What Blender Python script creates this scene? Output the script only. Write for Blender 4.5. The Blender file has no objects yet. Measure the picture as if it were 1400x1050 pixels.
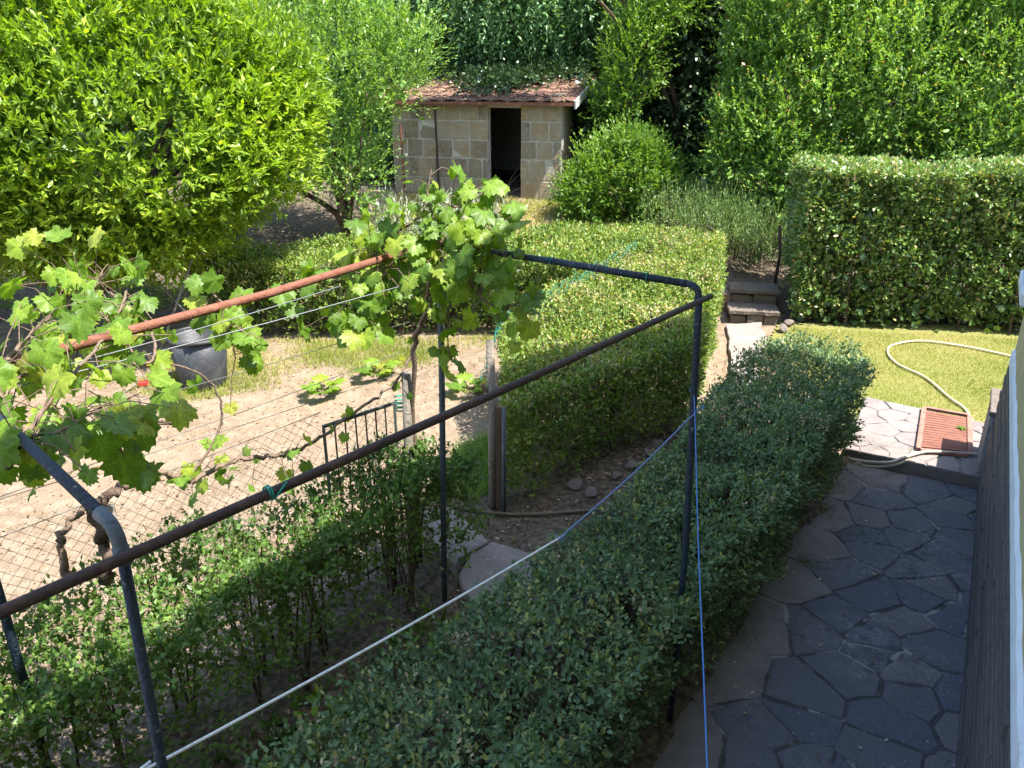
import bpy, math
import numpy as np
from mathutils import Matrix, Vector

scene = bpy.context.scene
COL = scene.collection
R = math.radians

# ------------------------------------------------------------------ camera, sky, sun, exposure
PITCH, EYE, FPX = R(22.0), 3.6, 1080.0
cam_d = bpy.data.cameras.new('camera')
cam = bpy.data.objects.new('camera', cam_d)
COL.objects.link(cam)
cam.location = (0, 0, EYE)
cam.rotation_euler = (R(90) - PITCH, 0, 0)
cam_d.sensor_width = 36.0
cam_d.lens = FPX / 1400 * 36
cam_d.clip_start, cam_d.clip_end = 0.05, 500
scene.camera = cam

SUN_EL = R(63)
SUN_DIR = np.array([0.88, -0.475])      # horizontal direction towards the sun
world = bpy.data.worlds.new('World')
scene.world = world
world.use_nodes = True
wn = world.node_tree.nodes
sky = wn.new('ShaderNodeTexSky')
sky.sky_type = 'NISHITA'
sky.sun_disc = False
sky.sun_elevation = SUN_EL
sky.sun_rotation = math.atan2(SUN_DIR[0], SUN_DIR[1])
world.node_tree.links.new(sky.outputs[0], wn['Background'].inputs[0])
wn['Background'].inputs[1].default_value = 0.15
sd = bpy.data.lights.new('sun', 'SUN')
sd.energy = 4.3
sd.angle = R(0.5)
sd.color = (1.0, 0.965, 0.90)
sun = bpy.data.objects.new('sun', sd)
COL.objects.link(sun)
tosun = Vector((SUN_DIR[0] * math.cos(SUN_EL), SUN_DIR[1] * math.cos(SUN_EL), math.sin(SUN_EL)))
sun.rotation_euler = tosun.to_track_quat('Z', 'Y').to_euler()
sun.location = (12, -4, 20)
vs = scene.view_settings
vs.view_transform = 'Standard'
vs.look = 'None'
vs.gamma = 1
vs.use_curve_mapping = False
vs.exposure = 1.78
scene.cycles.max_bounces = 8
scene.cycles.transparent_max_bounces = 8

# ------------------------------------------------------------------ survey helpers (metres)
CP, SP = math.cos(PITCH), math.sin(PITCH)


def ray(px, py):
    a, b = (px - 700) / FPX, (py - 525) / FPX
    return np.array([a, CP - b * SP, -(b * CP + SP)])


def az(px, py, z):
    d = ray(px, py)
    return np.array([0, 0, EYE]) + d * ((z - EYE) / d[2])


def ay(px, py, y):
    d = ray(px, py)
    return np.array([0, 0, EYE]) + d * (y / d[1])


FP0, FDIR = np.array([-.72, 4.85]), np.array([-.652, -.758])     # fence line
FN = np.array([FDIR[1], -FDIR[0]])


def af(px, py, off=0.0):
    d = ray(px, py)
    p0 = FP0 + FN * off
    t = (p0 @ FN) / (d[:2] @ FN)
    return np.array([0, 0, EYE]) + d * t


def hz(x, y):
    """height of the ground"""
    x, y = np.asarray(x, float), np.asarray(y, float)
    g = np.interp(y, [-50, 0, 4, 5, 8, 10.6, 11.6, 16, 22, 26, 36, 70], [.05, .1, .16, .22, .38, .46, .55, 1.12, 1.5, 2.2, 9, 14])
    low = np.interp(y, [-50, 5, 10.6, 11.3, 12.5, 16, 22, 26, 36, 70], [-.06, .02, .09, .11, .5, 1.12, 1.5, 2.2, 9, 14])
    xl = np.interp(y, [-20, 2, 3.5, 5.1, 6.4, 8, 10, 11, 14], [-6, -.4, .5, .9, 1.6, 2.0, 2.35, 2.5, 4.5])
    w = np.clip((x - xl) / .9 + .5, 0, 1)
    w = w * w * (3 - 2 * w)
    z = g * (1 - w) + low * w
    # the paved side: ground kept under the paving
    xe = .73 + (y - 3.25) * .692 + .02
    pav = np.clip((x - xe) / .15, 0, 1) * np.clip((8.0 - y) / .3, 0, 1)
    z = z * (1 - pav) + np.minimum(z, -.09) * pav
    return z + .015 * np.sin(2.1 * x + 1.3 * y) * np.sin(1.7 * y - .6 * x) * (1 - pav)


# ------------------------------------------------------------------ mesh helpers
def mesh(name, V, F, mat=None, smooth=False, tone=None):
    V = np.asarray(V, np.float32)
    me = bpy.data.meshes.new(name)
    if isinstance(F, np.ndarray):
        n, k = F.shape
        me.vertices.add(len(V))
        me.vertices.foreach_set('co', V.ravel())
        me.loops.add(n * k)
        me.loops.foreach_set('vertex_index', F.astype(np.int32).ravel())
        me.polygons.add(n)
        me.polygons.foreach_set('loop_start', np.arange(0, n * k, k, dtype=np.int32))
        me.polygons.foreach_set('loop_total', np.full(n, k, np.int32))
        me.update(calc_edges=True)
    else:
        me.from_pydata([tuple(map(float, v)) for v in V], [], [tuple(f) for f in F])
        me.update()
    if tone is not None:
        at = me.attributes.new('tone', 'FLOAT', 'POINT')
        at.data.foreach_set('value', np.asarray(tone, np.float32))
    if smooth:
        me.polygons.foreach_set('use_smooth', np.ones(len(me.polygons), bool))
    if mat:
        me.materials.append(mat)
    return me


def root_of(o):
    while o.parent:
        o = o.parent
    return o


def obj(name, me, parent=None, kind=None, label=None):
    """link one mesh (given in world coordinates) as an object under parent"""
    o = bpy.data.objects.new(name, me)
    COL.objects.link(o)
    if parent is not None:
        o.parent = parent
        l = root_of(parent).location
        if me.users == 1 and l.length > 0:
            me.transform(Matrix.Translation(-l))
    if kind:
        o['kind'] = kind
    if label:
        o['label'] = label
    return o


def inst(name, me, M, parent, label=None):
    """a piece sharing a mesh, placed by world matrix M under parent"""
    o = bpy.data.objects.new(name, me)
    COL.objects.link(o)
    o.parent = parent
    o.matrix_local = Matrix.Translation(-root_of(parent).location) @ M
    if label:
        o['label'] = label
    return o


def thing(name, label, cat, loc=(0, 0, 0), group=None):
    o = bpy.data.objects.new(name, None)
    o.empty_display_size = .2
    o.location = tuple(map(float, loc))
    COL.objects.link(o)
    o['label'] = label
    o['category'] = cat
    if group:
        o['group'] = group
    return o


def tag(o, label, cat, group=None):
    o['label'] = label
    o['category'] = cat
    if group:
        o['group'] = group
    return o


def join(parts):
    V, F, n = [], [], 0
    for v, f in parts:
        V.append(np.asarray(v, float))
        F += [tuple(i + n for i in q) for q in f]
        n += len(v)
    return np.vstack(V), F


def tube(pts, rad, sides=8, cap=True):
    P = np.asarray(pts, float)
    n = len(P)
    r = np.full(n, rad, float) if np.isscalar(rad) else np.asarray(rad, float)
    T = np.gradient(P, axis=0)
    T /= np.linalg.norm(T, axis=1)[:, None] + 1e-9
    ref = np.array([0, 0, 1.0]) if abs(T[0][2]) < .9 else np.array([1.0, 0, 0])
    V = []
    a = np.cross(T[0], ref)
    a /= np.linalg.norm(a)
    for i in range(n):
        a = a - T[i] * (a @ T[i])
        a /= np.linalg.norm(a) + 1e-9
        b = np.cross(T[i], a)
        for k in range(sides):
            t = 2 * math.pi * k / sides
            V.append(P[i] + r[i] * (math.cos(t) * a + math.sin(t) * b))
    F = []
    for i in range(n - 1):
        for k in range(sides):
            k2 = (k + 1) % sides
            F.append((i * sides + k, i * sides + k2, (i + 1) * sides + k2, (i + 1) * sides + k))
    if cap:
        F.append(tuple(range(sides))[::-1])
        F.append(tuple((n - 1) * sides + k for k in range(sides)))
    return np.array(V), F


def spline(pts, n=6):
    """smooth polyline through points (Catmull-Rom)"""
    P = np.asarray(pts, float)
    Q = np.vstack([2 * P[0] - P[1], P, 2 * P[-1] - P[-2]])
    out = []
    for i in range(1, len(Q) - 2):
        for k in range(n):
            t = k / n
            out.append(.5 * ((2 * Q[i]) + (-Q[i - 1] + Q[i + 1]) * t + (2 * Q[i - 1] - 5 * Q[i] + 4 * Q[i + 1] - Q[i + 2]) * t * t
                             + (-Q[i - 1] + 3 * Q[i] - 3 * Q[i + 1] + Q[i + 2]) * t ** 3))
    out.append(P[-1])
    return np.array(out)


def box(c, ux, uy, hx, hy, z0, z1, bev=0.0):
    """box centred on c (xy), axes ux, uy in the ground plane, half sizes hx, hy; optional chamfer all round the top and bottom"""
    c, ux, uy = (np.asarray(a, float)[:2] for a in (c, ux, uy))
    rings = [(z0, 0), (z1, 0)] if bev <= 0 else [(z0, bev), (z0 + bev, 0), (z1 - bev, 0), (z1, bev)]
    V = []
    for z, b in rings:
        for sx, sy in ((-1, -1), (1, -1), (1, 1), (-1, 1)):
            p = c + ux * sx * (hx - b) + uy * sy * (hy - b)
            V.append((p[0], p[1], z))
    F = [(3, 2, 1, 0)]
    for i in range(len(rings) - 1):
        for k in range(4):
            F.append((4 * i + k, 4 * i + (k + 1) % 4, 4 * i + 4 + (k + 1) % 4, 4 * i + 4 + k))
    m = 4 * (len(rings) - 1)
    F.append((m, m + 1, m + 2, m + 3))
    return np.array(V), F


def bar(p, q, w, h):
    """rectangular bar from p to q"""
    p, q = np.asarray(p, float), np.asarray(q, float)
    t = (q - p) / np.linalg.norm(q - p)
    s = np.cross(t, (0, 0, 1.0))
    if np.linalg.norm(s) < .05:
        s = np.cross(t, (1.0, 0, 0))
    s /= np.linalg.norm(s)
    u = np.cross(s, t)
    V = [e + s * a * w / 2 + u * b * h / 2 for e in (p, q) for a, b in ((-1, -1), (1, -1), (1, 1), (-1, 1))]
    return np.array(V), [(0, 1, 2, 3)[::-1], (4, 5, 6, 7), (0, 1, 5, 4), (1, 2, 6, 5), (2, 3, 7, 6), (3, 0, 4, 7)]


def rock(rng, c, r, flat=.7, n=2):
    import bmesh
    bm = bmesh.new()
    bmesh.ops.create_icosphere(bm, subdivisions=n, radius=1)
    V = np.array([v.co[:] for v in bm.verts])
    F = [tuple(v.index for v in f.verts) for f in bm.faces]
    bm.free()
    k = rng.normal(size=(7, 3))
    for d in k:
        d = d / np.linalg.norm(d)
        V = V - np.clip(V @ d - rng.uniform(.55, .85), 0, None)[:, None] * d
    s = np.array([rng.uniform(.8, 1.3), rng.uniform(.7, 1.1), flat])
    a = rng.uniform(0, 6.28)
    M = np.array([[math.cos(a), -math.sin(a), 0], [math.sin(a), math.cos(a), 0], [0, 0, 1]])
    return (V * s * r) @ M.T + np.asarray(c), F


# ------------------------------------------------------------------ materials
def mat(name, base, rough=.8, spec=.3, noise=None, bump=0, bscale=30, metal=0):
    """noise = (scale, colour2, lo, hi [, detail]) may be a list of several layers"""
    m = bpy.data.materials.new(name)
    m.use_nodes = True
    nt = m.node_tree
    N, L = nt.nodes, nt.links
    b = N['Principled BSDF']
    b.inputs['Roughness'].default_value = rough
    b.inputs['Specular IOR Level'].default_value = spec
    b.inputs['Metallic'].default_value = metal
    tc = N.new('ShaderNodeTexCoord')
    col = N.new('ShaderNodeRGB')
    col.outputs[0].default_value = (*base, 1)
    cur = col.outputs[0]
    for lay in ([] if noise is None else noise if isinstance(noise, list) else [noise]):
        nz = N.new('ShaderNodeTexNoise')
        nz.inputs['Scale'].default_value = lay[0]
        nz.inputs['Detail'].default_value = lay[4] if len(lay) > 4 else 5
        nz.inputs['Roughness'].default_value = .65
        if len(lay) > 5:
            mp = N.new('ShaderNodeMapping')
            mp.inputs['Scale'].default_value = lay[5]
            L.new(tc.outputs['Object'], mp.inputs[0])
            L.new(mp.outputs[0], nz.inputs['Vector'])
        else:
            L.new(tc.outputs['Object'], nz.inputs['Vector'])
        fo_ = nz.outputs['Fac']
        if len(lay) > 6:      # thin squiggles where the noise crosses its middle
            sb = N.new('ShaderNodeMath')
            sb.operation = 'SUBTRACT'
            sb.inputs[1].default_value = .5
            L.new(fo_, sb.inputs[0])
            ab = N.new('ShaderNodeMath')
            ab.operation = 'ABSOLUTE'
            L.new(sb.outputs[0], ab.inputs[0])
            fo_ = ab.outputs[0]
        mr = N.new('ShaderNodeMapRange')
        mr.inputs[1].default_value, mr.inputs[2].default_value = lay[2], lay[3]
        L.new(fo_, mr.inputs[0])
        mx = N.new('ShaderNodeMix')
        mx.data_type = 'RGBA'
        L.new(mr.outputs[0], mx.inputs[0])
        L.new(cur, mx.inputs[6])
        mx.inputs[7].default_value = (*lay[1], 1)
        cur = mx.outputs[2]
    L.new(cur, b.inputs['Base Color'])
    if bump:
        nz = N.new('ShaderNodeTexNoise')
        nz.inputs['Scale'].default_value = bscale
        nz.inputs['Detail'].default_value = 8
        L.new(tc.outputs['Object'], nz.inputs['Vector'])
        bp = N.new('ShaderNodeBump')
        bp.inputs['Strength'].default_value = bump
        bp.inputs['Distance'].default_value = .02
        L.new(nz.outputs['Fac'], bp.inputs['Height'])
        L.new(bp.outputs[0], b.inputs['Normal'])
    return m


def leaf_mat(name, stops, rough=.45, spec=.4, trans=.35, tcol=None, rnd=False):
    """stops: list of (tone, colour). Leaves scatter, shine and let light through"""
    m = bpy.data.materials.new(name)
    m.use_nodes = True
    nt = m.node_tree
    N, L = nt.nodes, nt.links
    b = N['Principled BSDF']
    out = N['Material Output']
    b.inputs['Roughness'].default_value = rough
    b.inputs['Specular IOR Level'].default_value = spec
    if rnd:
        oi = N.new('ShaderNodeObjectInfo')
        fac = oi.outputs['Random']
    else:
        a = N.new('ShaderNodeAttribute')
        a.attribute_name = 'tone'
        fac = a.outputs['Fac']
    rp = N.new('ShaderNodeValToRGB')
    e = rp.color_ramp.elements
    e[0].position, e[0].color = stops[0][0], (*stops[0][1], 1)
    e[1].position, e[1].color = stops[-1][0], (*stops[-1][1], 1)
    for t, c in stops[1:-1]:
        x = e.new(t)
        x.color = (*c, 1)
    L.new(fac, rp.inputs[0])
    cur = rp.outputs[0]
    if rnd:   # large leaves: veins and mottling
        tc = N.new('ShaderNodeTexCoord')
        nz = N.new('ShaderNodeTexNoise')
        nz.inputs['Scale'].default_value = 14
        L.new(tc.outputs['Object'], nz.inputs['Vector'])
        mr = N.new('ShaderNodeMapRange')
        mr.inputs[1].default_value, mr.inputs[2].default_value = .4, .7
        mr.inputs[3].default_value, mr.inputs[4].default_value = .8, 1.2
        L.new(nz.outputs['Fac'], mr.inputs[0])
        va = N.new('ShaderNodeAttribute')
        va.attribute_name = 'tone'
        mu = N.new('ShaderNodeMath')
        mu.operation = 'MULTIPLY'
        L.new(mr.outputs[0], mu.inputs[0])
        L.new(va.outputs['Fac'], mu.inputs[1])
        vm = N.new('ShaderNodeVectorMath')
        vm.operation = 'SCALE'
        L.new(cur, vm.inputs[0])
        L.new(mu.outputs[0], vm.inputs['Scale'])
        cur = vm.outputs[0]
    L.new(cur, b.inputs['Base Color'])
    tr = N.new('ShaderNodeBsdfTranslucent')
    hs = N.new('ShaderNodeMix')
    hs.data_type = 'RGBA'
    hs.blend_type = 'MULTIPLY'
    hs.inputs[0].default_value = 1
    L.new(cur, hs.inputs[6])
    hs.inputs[7].default_value = (*(tcol or (1.5, 1.5, .5)), 1)
    L.new(hs.outputs[2], tr.inputs['Color'])
    mx = N.new('ShaderNodeMixShader')
    mx.inputs[0].default_value = trans
    L.new(b.outputs[0], mx.inputs[1])
    L.new(tr.outputs[0], mx.inputs[2])
    L.new(mx.outputs[0], out.inputs['Surface'])
    return m


M = {}
M['soil'] = mat('soil', (.23, .17, .115), .95, .1, [(1.2, (.165, .118, .075), .45, .7), (9, (.28, .215, .155), .45, .65), (60, (.15, .105, .07), .52, .75)], .9, 45)
M['humus'] = mat('humus', (.095, .068, .046), .95, .1, [(3, (.06, .045, .03), .45, .65), (14, (.14, .105, .07), .5, .65), (80, (.2, .15, .1), .6, .75)], .9, 40)
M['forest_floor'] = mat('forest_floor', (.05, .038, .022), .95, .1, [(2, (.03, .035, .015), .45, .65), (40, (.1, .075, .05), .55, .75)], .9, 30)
M['lawn'] = mat('lawn', (.2, .19, .06), .95, .1, [(1.5, (.15, .17, .04), .4, .65), (30, (.27, .22, .1), .5, .7)], .9, 60)
M['litter'] = mat('litter', (.30, .20, .11), .9, .15, (40, (.16, .09, .05), .4, .6))
SL_ = lambda n, c, k: mat(n, c, .75, .3, [(1.1, (c[0] * 1.5, c[1] * 1.42, c[2] * 1.35), .45, .65), (4, (c[0] * .62, c[1] * .62, c[2] * .66), .47, .62, 8), (9, (.26, .25, .24), .57, .72, 10), (6, (.2, .195, .19), .016, .002, 6, (1, 1, 1), 1), (1.3, c, .40, .55), (45, (.32, .31, .30), .63, .72, 4)], .6, 40)
M['slate'] = SL_('slate', (.098, .1, .108), 0)
M['slate_blue'] = SL_('slate_blue', (.084, .09, .106), 0)
M['slate_warm'] = SL_('slate_warm', (.125, .118, .115), 0)
M['slate_pale'] = mat('slate_pale', (.235, .2, .185), .85, .2, [(3, (.17, .147, .136), .45, .62), (24, (.31, .275, .255), .56, .7), (70, (.24, .2, .18), .6, .75)], .5, 45)
M['mortar'] = mat('mortar', (.075, .072, .07), .95, .1, [(3, (.26, .25, .23), .52, .58), (1.6, (.04, .055, .012), .6, .66)], .9, 60)
M['mortar_pale'] = mat('mortar_pale', (.2, .18, .16), .95, .1, [(6, (.2, .17, .14), .5, .65)], .9, 60)
M['slab'] = mat('slab', (.26, .225, .2), .85, .2, [(2.5, (.19, .165, .145), .4, .65), (18, (.33, .29, .26), .55, .7), (60, (.2, .17, .14), .58, .75)], .6, 40)
M['step'] = mat('step', (.15, .125, .10), .9, .2, [(5, (.12, .095, .075), .45, .65), (40, (.33, .28, .23), .55, .75)], .9, 30)
M['stone'] = mat('stone', (.17, .14, .12), .9, .2, [(9, (.14, .115, .095), .42, .62)], .8, 30)
M['paint_blue'] = mat('paint_blue', (.013, .024, .040), .55, .4, [(9, (.05, .072, .09), .60, .70, 8), (30, (.16, .17, .17), .63, .68, 6), (17, (.06, .03, .02), .66, .7)], .5, 70)
M['rust_dark'] = mat('rust_dark', (.05, .03, .025), .7, .35, [(25, (.085, .048, .034), .5, .65), (7, (.03, .02, .018), .5, .65)], .4, 80)
M['rust'] = mat('rust', (.20, .085, .055), .8, .25, [(22, (.16, .055, .03), .5, .65), (6, (.32, .14, .08), .55, .7)], .4, 80)
M['zinc'] = mat('zinc', (.075, .09, .105), .6, .4, [(9, (.16, .17, .175), .5, .7), (28, (.04, .05, .06), .58, .66, 7)], .2, 60, .2)
M['green_paint'] = mat('green_paint', (.085, .10, .09), .55, .4, (18, (.07, .075, .06), .55, .7))
M['wire'] = mat('wire', (.10, .095, .09), .5, .4)
M['wire_pale'] = mat('wire_pale', (.17, .18, .18), .5, .4)
M['fence_wire'] = mat('fence_wire', (.13, .11, .09), .6, .3, (3, (.05, .12, .09), .5, .6))
M['tie'] = mat('tie', (.02, .26, .19), .6, .3)
M['net'] = mat('net', (.02, .17, .12), .6, .3)
M['rope_white'] = mat('rope_white', (.72, .74, .72), .8, .2, (60, (.5, .52, .52), .5, .7))
M['rope_grey'] = mat('rope_grey', (.13, .19, .33), .8, .2, (30, (.2, .24, .3), .5, .7))
M['cord_blue'] = mat('cord_blue', (.07, .18, .45), .7, .3)
M['wood_grey'] = mat('wood_grey', (.21, .185, .155), .9, .1, [(16, (.09, .075, .06), .48, .64, 5, (1, 1, .15))], .7, 40)
M['bark'] = mat('bark', (.135, .095, .07), .95, .1, [(20, (.06, .042, .032), .45, .62)], 1, 40)
M['cane'] = mat('cane', (.19, .14, .10), .9, .1, [(25, (.15, .10, .075), .45, .65)], .7, 60)
M['twig'] = mat('twig', (.13, .09, .06), .95, .1)
M['bin'] = mat('bin', (.028, .03, .034), .5, .4, [(4, (.075, .075, .075), .5, .7), (50, (.16, .16, .16), .62, .72)], .15, 30)
M['red'] = mat('red', (.5, .02, .02), .5, .4)
M['orange'] = mat('orange', (.75, .22, .01), .5, .4, bump=.3, bscale=300)
M['tufa'] = mat('tufa', (.34, .285, .205), .95, .1, [(2.5, (.33, .235, .13), .45, .62), (14, (.46, .37, .25), .5, .7), (70, (.26, .2, .125), .56, .75)], .8, 40)
M['tufa_stained'] = mat('tufa_stained', (.27, .22, .155), .95, .1, [(2.5, (.2, .155, .105), .45, .62), (14, (.36, .31, .23), .5, .7), (70, (.18, .14, .095), .56, .75)], .8, 40)
M['tufa_mortar'] = mat('tufa_mortar', (.52, .48, .41), .95, .1, (14, (.38, .33, .26), .45, .65), .8, 40)
M['tufa_dark'] = mat('tufa_dark', (.17, .15, .125), .95, .1, [(8, (.12, .1, .08), .45, .65)], .8, 30)  # darkened tufa: the dimness inside the shed put into the colour
M['roof'] = mat('roof', (.22, .115, .085), .9, .15, [(3, (.14, .08, .062), .42, .58), (25, (.33, .23, .185), .5, .7), (60, (.09, .065, .05), .55, .7)], .7, 40)
M['fascia_white'] = mat('fascia_white', (.55, .53, .49), .8, .2, (9, (.38, .36, .33), .5, .7))
M['plaster'] = mat('plaster', (.53, .45, .25), .9, .15, [(1.5, (.47, .39, .21), .45, .65), (30, (.57, .5, .3), .55, .75)], .3, 120)
M['white_paint'] = mat('white_paint', (.72, .74, .76), .7, .25, (8, (.6, .62, .64), .5, .7))
M['plinth_stone'] = mat('plinth_stone', (.095, .087, .082), .7, .35, [(2, (.13, .112, .1), .45, .65), (30, (.06, .055, .052), .5, .7)], .5, 50)
M['plinth_pale'] = mat('plinth_pale', (.3, .29, .28), .85, .2, [(10, (.2, .19, .185), .45, .65), (50, (.42, .40, .37), .58, .7)], .6, 50)
M['hose'] = mat('hose', (.55, .47, .27), .5, .4, (3, (.62, .56, .4), .4, .6))
M['hose_old'] = mat('hose_old', (.5, .44, .34), .6, .3, (6, (.38, .33, .25), .4, .6))
M['hose_dark'] = mat('hose_dark', (.10, .085, .045), .6, .3, (6, (.16, .14, .08), .4, .6))
M['hatch'] = mat('hatch', (.215, .092, .062), .75, .25, [(9, (.17, .07, .048), .45, .65), (60, (.3, .17, .13), .6, .75)], .4, 60)
M['hatch_frame'] = mat('hatch_frame', (.31, .16, .12), .8, .25, (14, (.24, .11, .08), .45, .65), .4, 60)
M['dark_in'] = mat('dark_in', (.03, .028, .025), .95, .1)

G = lambda r, g, b: (r, g, b)
M['lf_near'] = leaf_mat('leaf_near', [(0, G(0.059, 0.105, 0.047)), (.5, G(0.115, 0.188, 0.086)), (.82, G(0.189, 0.271, 0.111)), (.93, G(0.317, 0.331, 0.101)), (1, G(0.338, 0.209, 0.122))], .55, .32, .22)
M['lf_mid'] = leaf_mat('leaf_mid', [(0, G(0.063, 0.104, 0.023)), (.5, G(0.150, 0.236, 0.036)), (.85, G(0.263, 0.339, 0.057)), (.94, G(0.421, 0.325, 0.100)), (1, G(0.421, 0.192, 0.100))], .45, .4, .3)
M['lf_right'] = leaf_mat('leaf_right', [(0, G(0.075, 0.137, 0.037)), (.5, G(0.161, 0.260, 0.068)), (.85, G(0.274, 0.386, 0.102)), (.94, G(0.493, 0.386, 0.181)), (1, G(0.546, 0.295, 0.158))], .32, .6, .22)
M['lf_left'] = leaf_mat('leaf_left', [(0, G(0.047, 0.088, 0.023)), (.5, G(0.089, 0.170, 0.033)), (.85, G(0.152, 0.245, 0.046)), (1, G(0.223, 0.257, 0.057))], .45, .35, .32)
M['lf_citrus'] = leaf_mat('leaf_citrus', [(0, G(0.105, 0.183, 0.025)), (.5, G(0.239, 0.364, 0.035)), (.9, G(0.382, 0.486, 0.046)), (1, G(0.541, 0.501, 0.119))], .4, .45, .38, (1.45, 1.5, .3))
M['lf_pear'] = leaf_mat('leaf_pear', [(0, G(0.104, 0.199, 0.039)), (.5, G(0.208, 0.348, 0.079)), (.9, G(0.329, 0.465, 0.109)), (1, G(0.450, 0.415, 0.157))], .4, .4, .35)
M['lf_elm'] = leaf_mat('leaf_elm', [(0, G(0.084, 0.167, 0.066)), (.6, G(0.167, 0.308, 0.115)), (1, G(0.278, 0.446, 0.164))], .45, .4, .25)
M['lf_shrub'] = leaf_mat('leaf_shrub', [(0, G(0.099, 0.188, 0.040)), (.5, G(0.196, 0.340, 0.062)), (.88, G(0.296, 0.434, 0.089)), (.955, G(0.434, 0.378, 0.100)), (1, G(0.620, 0.264, 0.156))], .42, .4, .32)
M['lf_bright'] = leaf_mat('leaf_bright', [(0, G(0.079, 0.164, 0.026)), (.5, G(0.158, 0.277, 0.036)), (1, G(0.251, 0.353, 0.058))], .42, .4, .35)
M['lf_ivy'] = leaf_mat('leaf_ivy', [(0, G(0.023, 0.049, 0.018)), (.6, G(0.042, 0.081, 0.029)), (1, G(0.078, 0.130, 0.039))], .35, .5, .12)
M['lf_rosemary'] = leaf_mat('leaf_rosemary', [(0, G(0.078, 0.140, 0.043)), (.6, G(0.156, 0.234, 0.070)), (1, G(0.250, 0.312, 0.125))], .5, .3, .25)
M['lf_silver'] = leaf_mat('leaf_silver', [(0, G(.22, .26, .18)), (.6, G(.34, .38, .28)), (1, G(.42, .45, .34))], .6, .3, .25)
M['lf_grass'] = leaf_mat('leaf_grass', [(0, G(0.206, 0.258, 0.043)), (.5, G(0.309, 0.335, 0.071)), (.8, G(0.438, 0.399, 0.144)), (1, G(0.541, 0.426, 0.230))], .55, .25, .35, (1.3, 1.3, .6))
M['lf_vine'] = leaf_mat('leaf_vine', [(0, G(0.101, 0.190, 0.025)), (.45, G(0.162, 0.280, 0.034)), (.8, G(0.235, 0.347, 0.039)), (.96, G(0.302, 0.370, 0.050)), (1, G(.330, .340, .060))], .45, .35, .48, (1.4, 1.45, .35), rnd=True)
M['lf_dry'] = leaf_mat('leaf_dry', [(0, G(.13, .075, .04)), (.5, G(.24, .15, .08)), (.85, G(.36, .27, .16)), (1, G(.5, .42, .28))], .7, .2, .15)
M['lf_veg'] = leaf_mat('leaf_veg', [(0, G(.10, .19, .04)), (1, G(.17, .27, .06))], .5, .3, .35, rnd=True)

def earth():
    nt = M['soil'].node_tree
    N, L = nt.nodes, nt.links
    b = N['Principled BSDF']
    src = b.inputs['Base Color'].links[0].from_socket
    a = N.new('ShaderNodeAttribute')
    a.attribute_name = 'tone'
    tc = N.new('ShaderNodeTexCoord')
    def nz(scale, det=6):
        n = N.new('ShaderNodeTexNoise')
        n.inputs['Scale'].default_value = scale
        n.inputs['Detail'].default_value = det
        L.new(tc.outputs['Object'], n.inputs['Vector'])
        return n.outputs['Fac']
    ad = N.new('ShaderNodeMath')
    ad.operation = 'MULTIPLY_ADD'
    L.new(nz(5), ad.inputs[0])
    ad.inputs[1].default_value = .9
    L.new(a.outputs['Fac'], ad.inputs[2])
    mr = N.new('ShaderNodeMapRange')
    mr.inputs[1].default_value, mr.inputs[2].default_value = .75, 1.15
    L.new(ad.outputs[0], mr.inputs[0])
    rp = N.new('ShaderNodeValToRGB')
    e = rp.color_ramp.elements
    e[0].position, e[0].color = .35, (.06, .046, .032, 1)
    e[1].position, e[1].color = .72, (.19, .15, .108, 1)
    L.new(nz(22, 9), rp.inputs[0])
    mx = N.new('ShaderNodeMix')
    mx.data_type = 'RGBA'
    L.new(mr.outputs[0], mx.inputs[0])
    L.new(src, mx.inputs[6])
    L.new(rp.outputs[0], mx.inputs[7])
    L.new(mx.outputs[2], b.inputs['Base Color'])
    old = b.inputs['Normal'].links[0].from_node
    bp = N.new('ShaderNodeBump')
    bp.inputs['Strength'].default_value = .8
    bp.inputs['Distance'].default_value = .06
    L.new(nz(9, 8), bp.inputs['Height'])
    L.new(old.outputs[0], bp.inputs['Normal'])
    L.new(bp.outputs[0], b.inputs['Normal'])


earth()

# ------------------------------------------------------------------ foliage
DIAMOND = (np.array([[0, 0, 0], [-.5, .45, .10], [0, 1, 0], [.5, .45, .10]]), np.array([[0, 2, 1], [0, 3, 2]]))
OVAL = (np.array([[0, 0, 0], [-.42, .28, .12], [-.40, .66, .10], [0, 1, -.06], [.40, .66, .10], [.42, .28, .12], [0, .45, -.02]]),
        np.array([[0, 6, 1], [1, 6, 2], [2, 6, 3], [0, 5, 6], [5, 4, 6], [4, 3, 6]]))
LEAF4 = (np.array([[0, 0, 0], [-.46, .42, .12], [0, 1, -.05], [.46, .42, .12], [0, .45, -.02]]), np.array([[0, 4, 1], [1, 4, 2], [0, 3, 4], [3, 2, 4]]))
BLADE = (np.array([[-.5, 0, 0], [.5, 0, 0], [0, 1, 0]]), np.array([[0, 1, 2]]))


def unit(v):
    return v / (np.linalg.norm(v, axis=-1, keepdims=True) + 1e-9)


def leaves(P, D, N, length, width, tmpl, tone):
    """build len(P) leaves: base P, tip direction D, face normal N"""
    D = unit(D)
    N = unit(N - D * np.sum(N * D, 1, keepdims=True))
    X = np.cross(D, N)
    T, F = tmpl
    l = np.broadcast_to(length, len(P))[:, None, None]
    w = np.broadcast_to(width, len(P))[:, None, None]
    V = P[:, None, :] + w * T[None, :, 0:1] * X[:, None, :] + l * T[None, :, 1:2] * D[:, None, :] + w * T[None, :, 2:3] * N[:, None, :]
    k = len(T)
    Fs = (F[None] + (np.arange(len(P)) * k)[:, None, None]).reshape(-1, 3)
    return V.reshape(-1, 3), Fs, np.repeat(tone, k)


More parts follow.
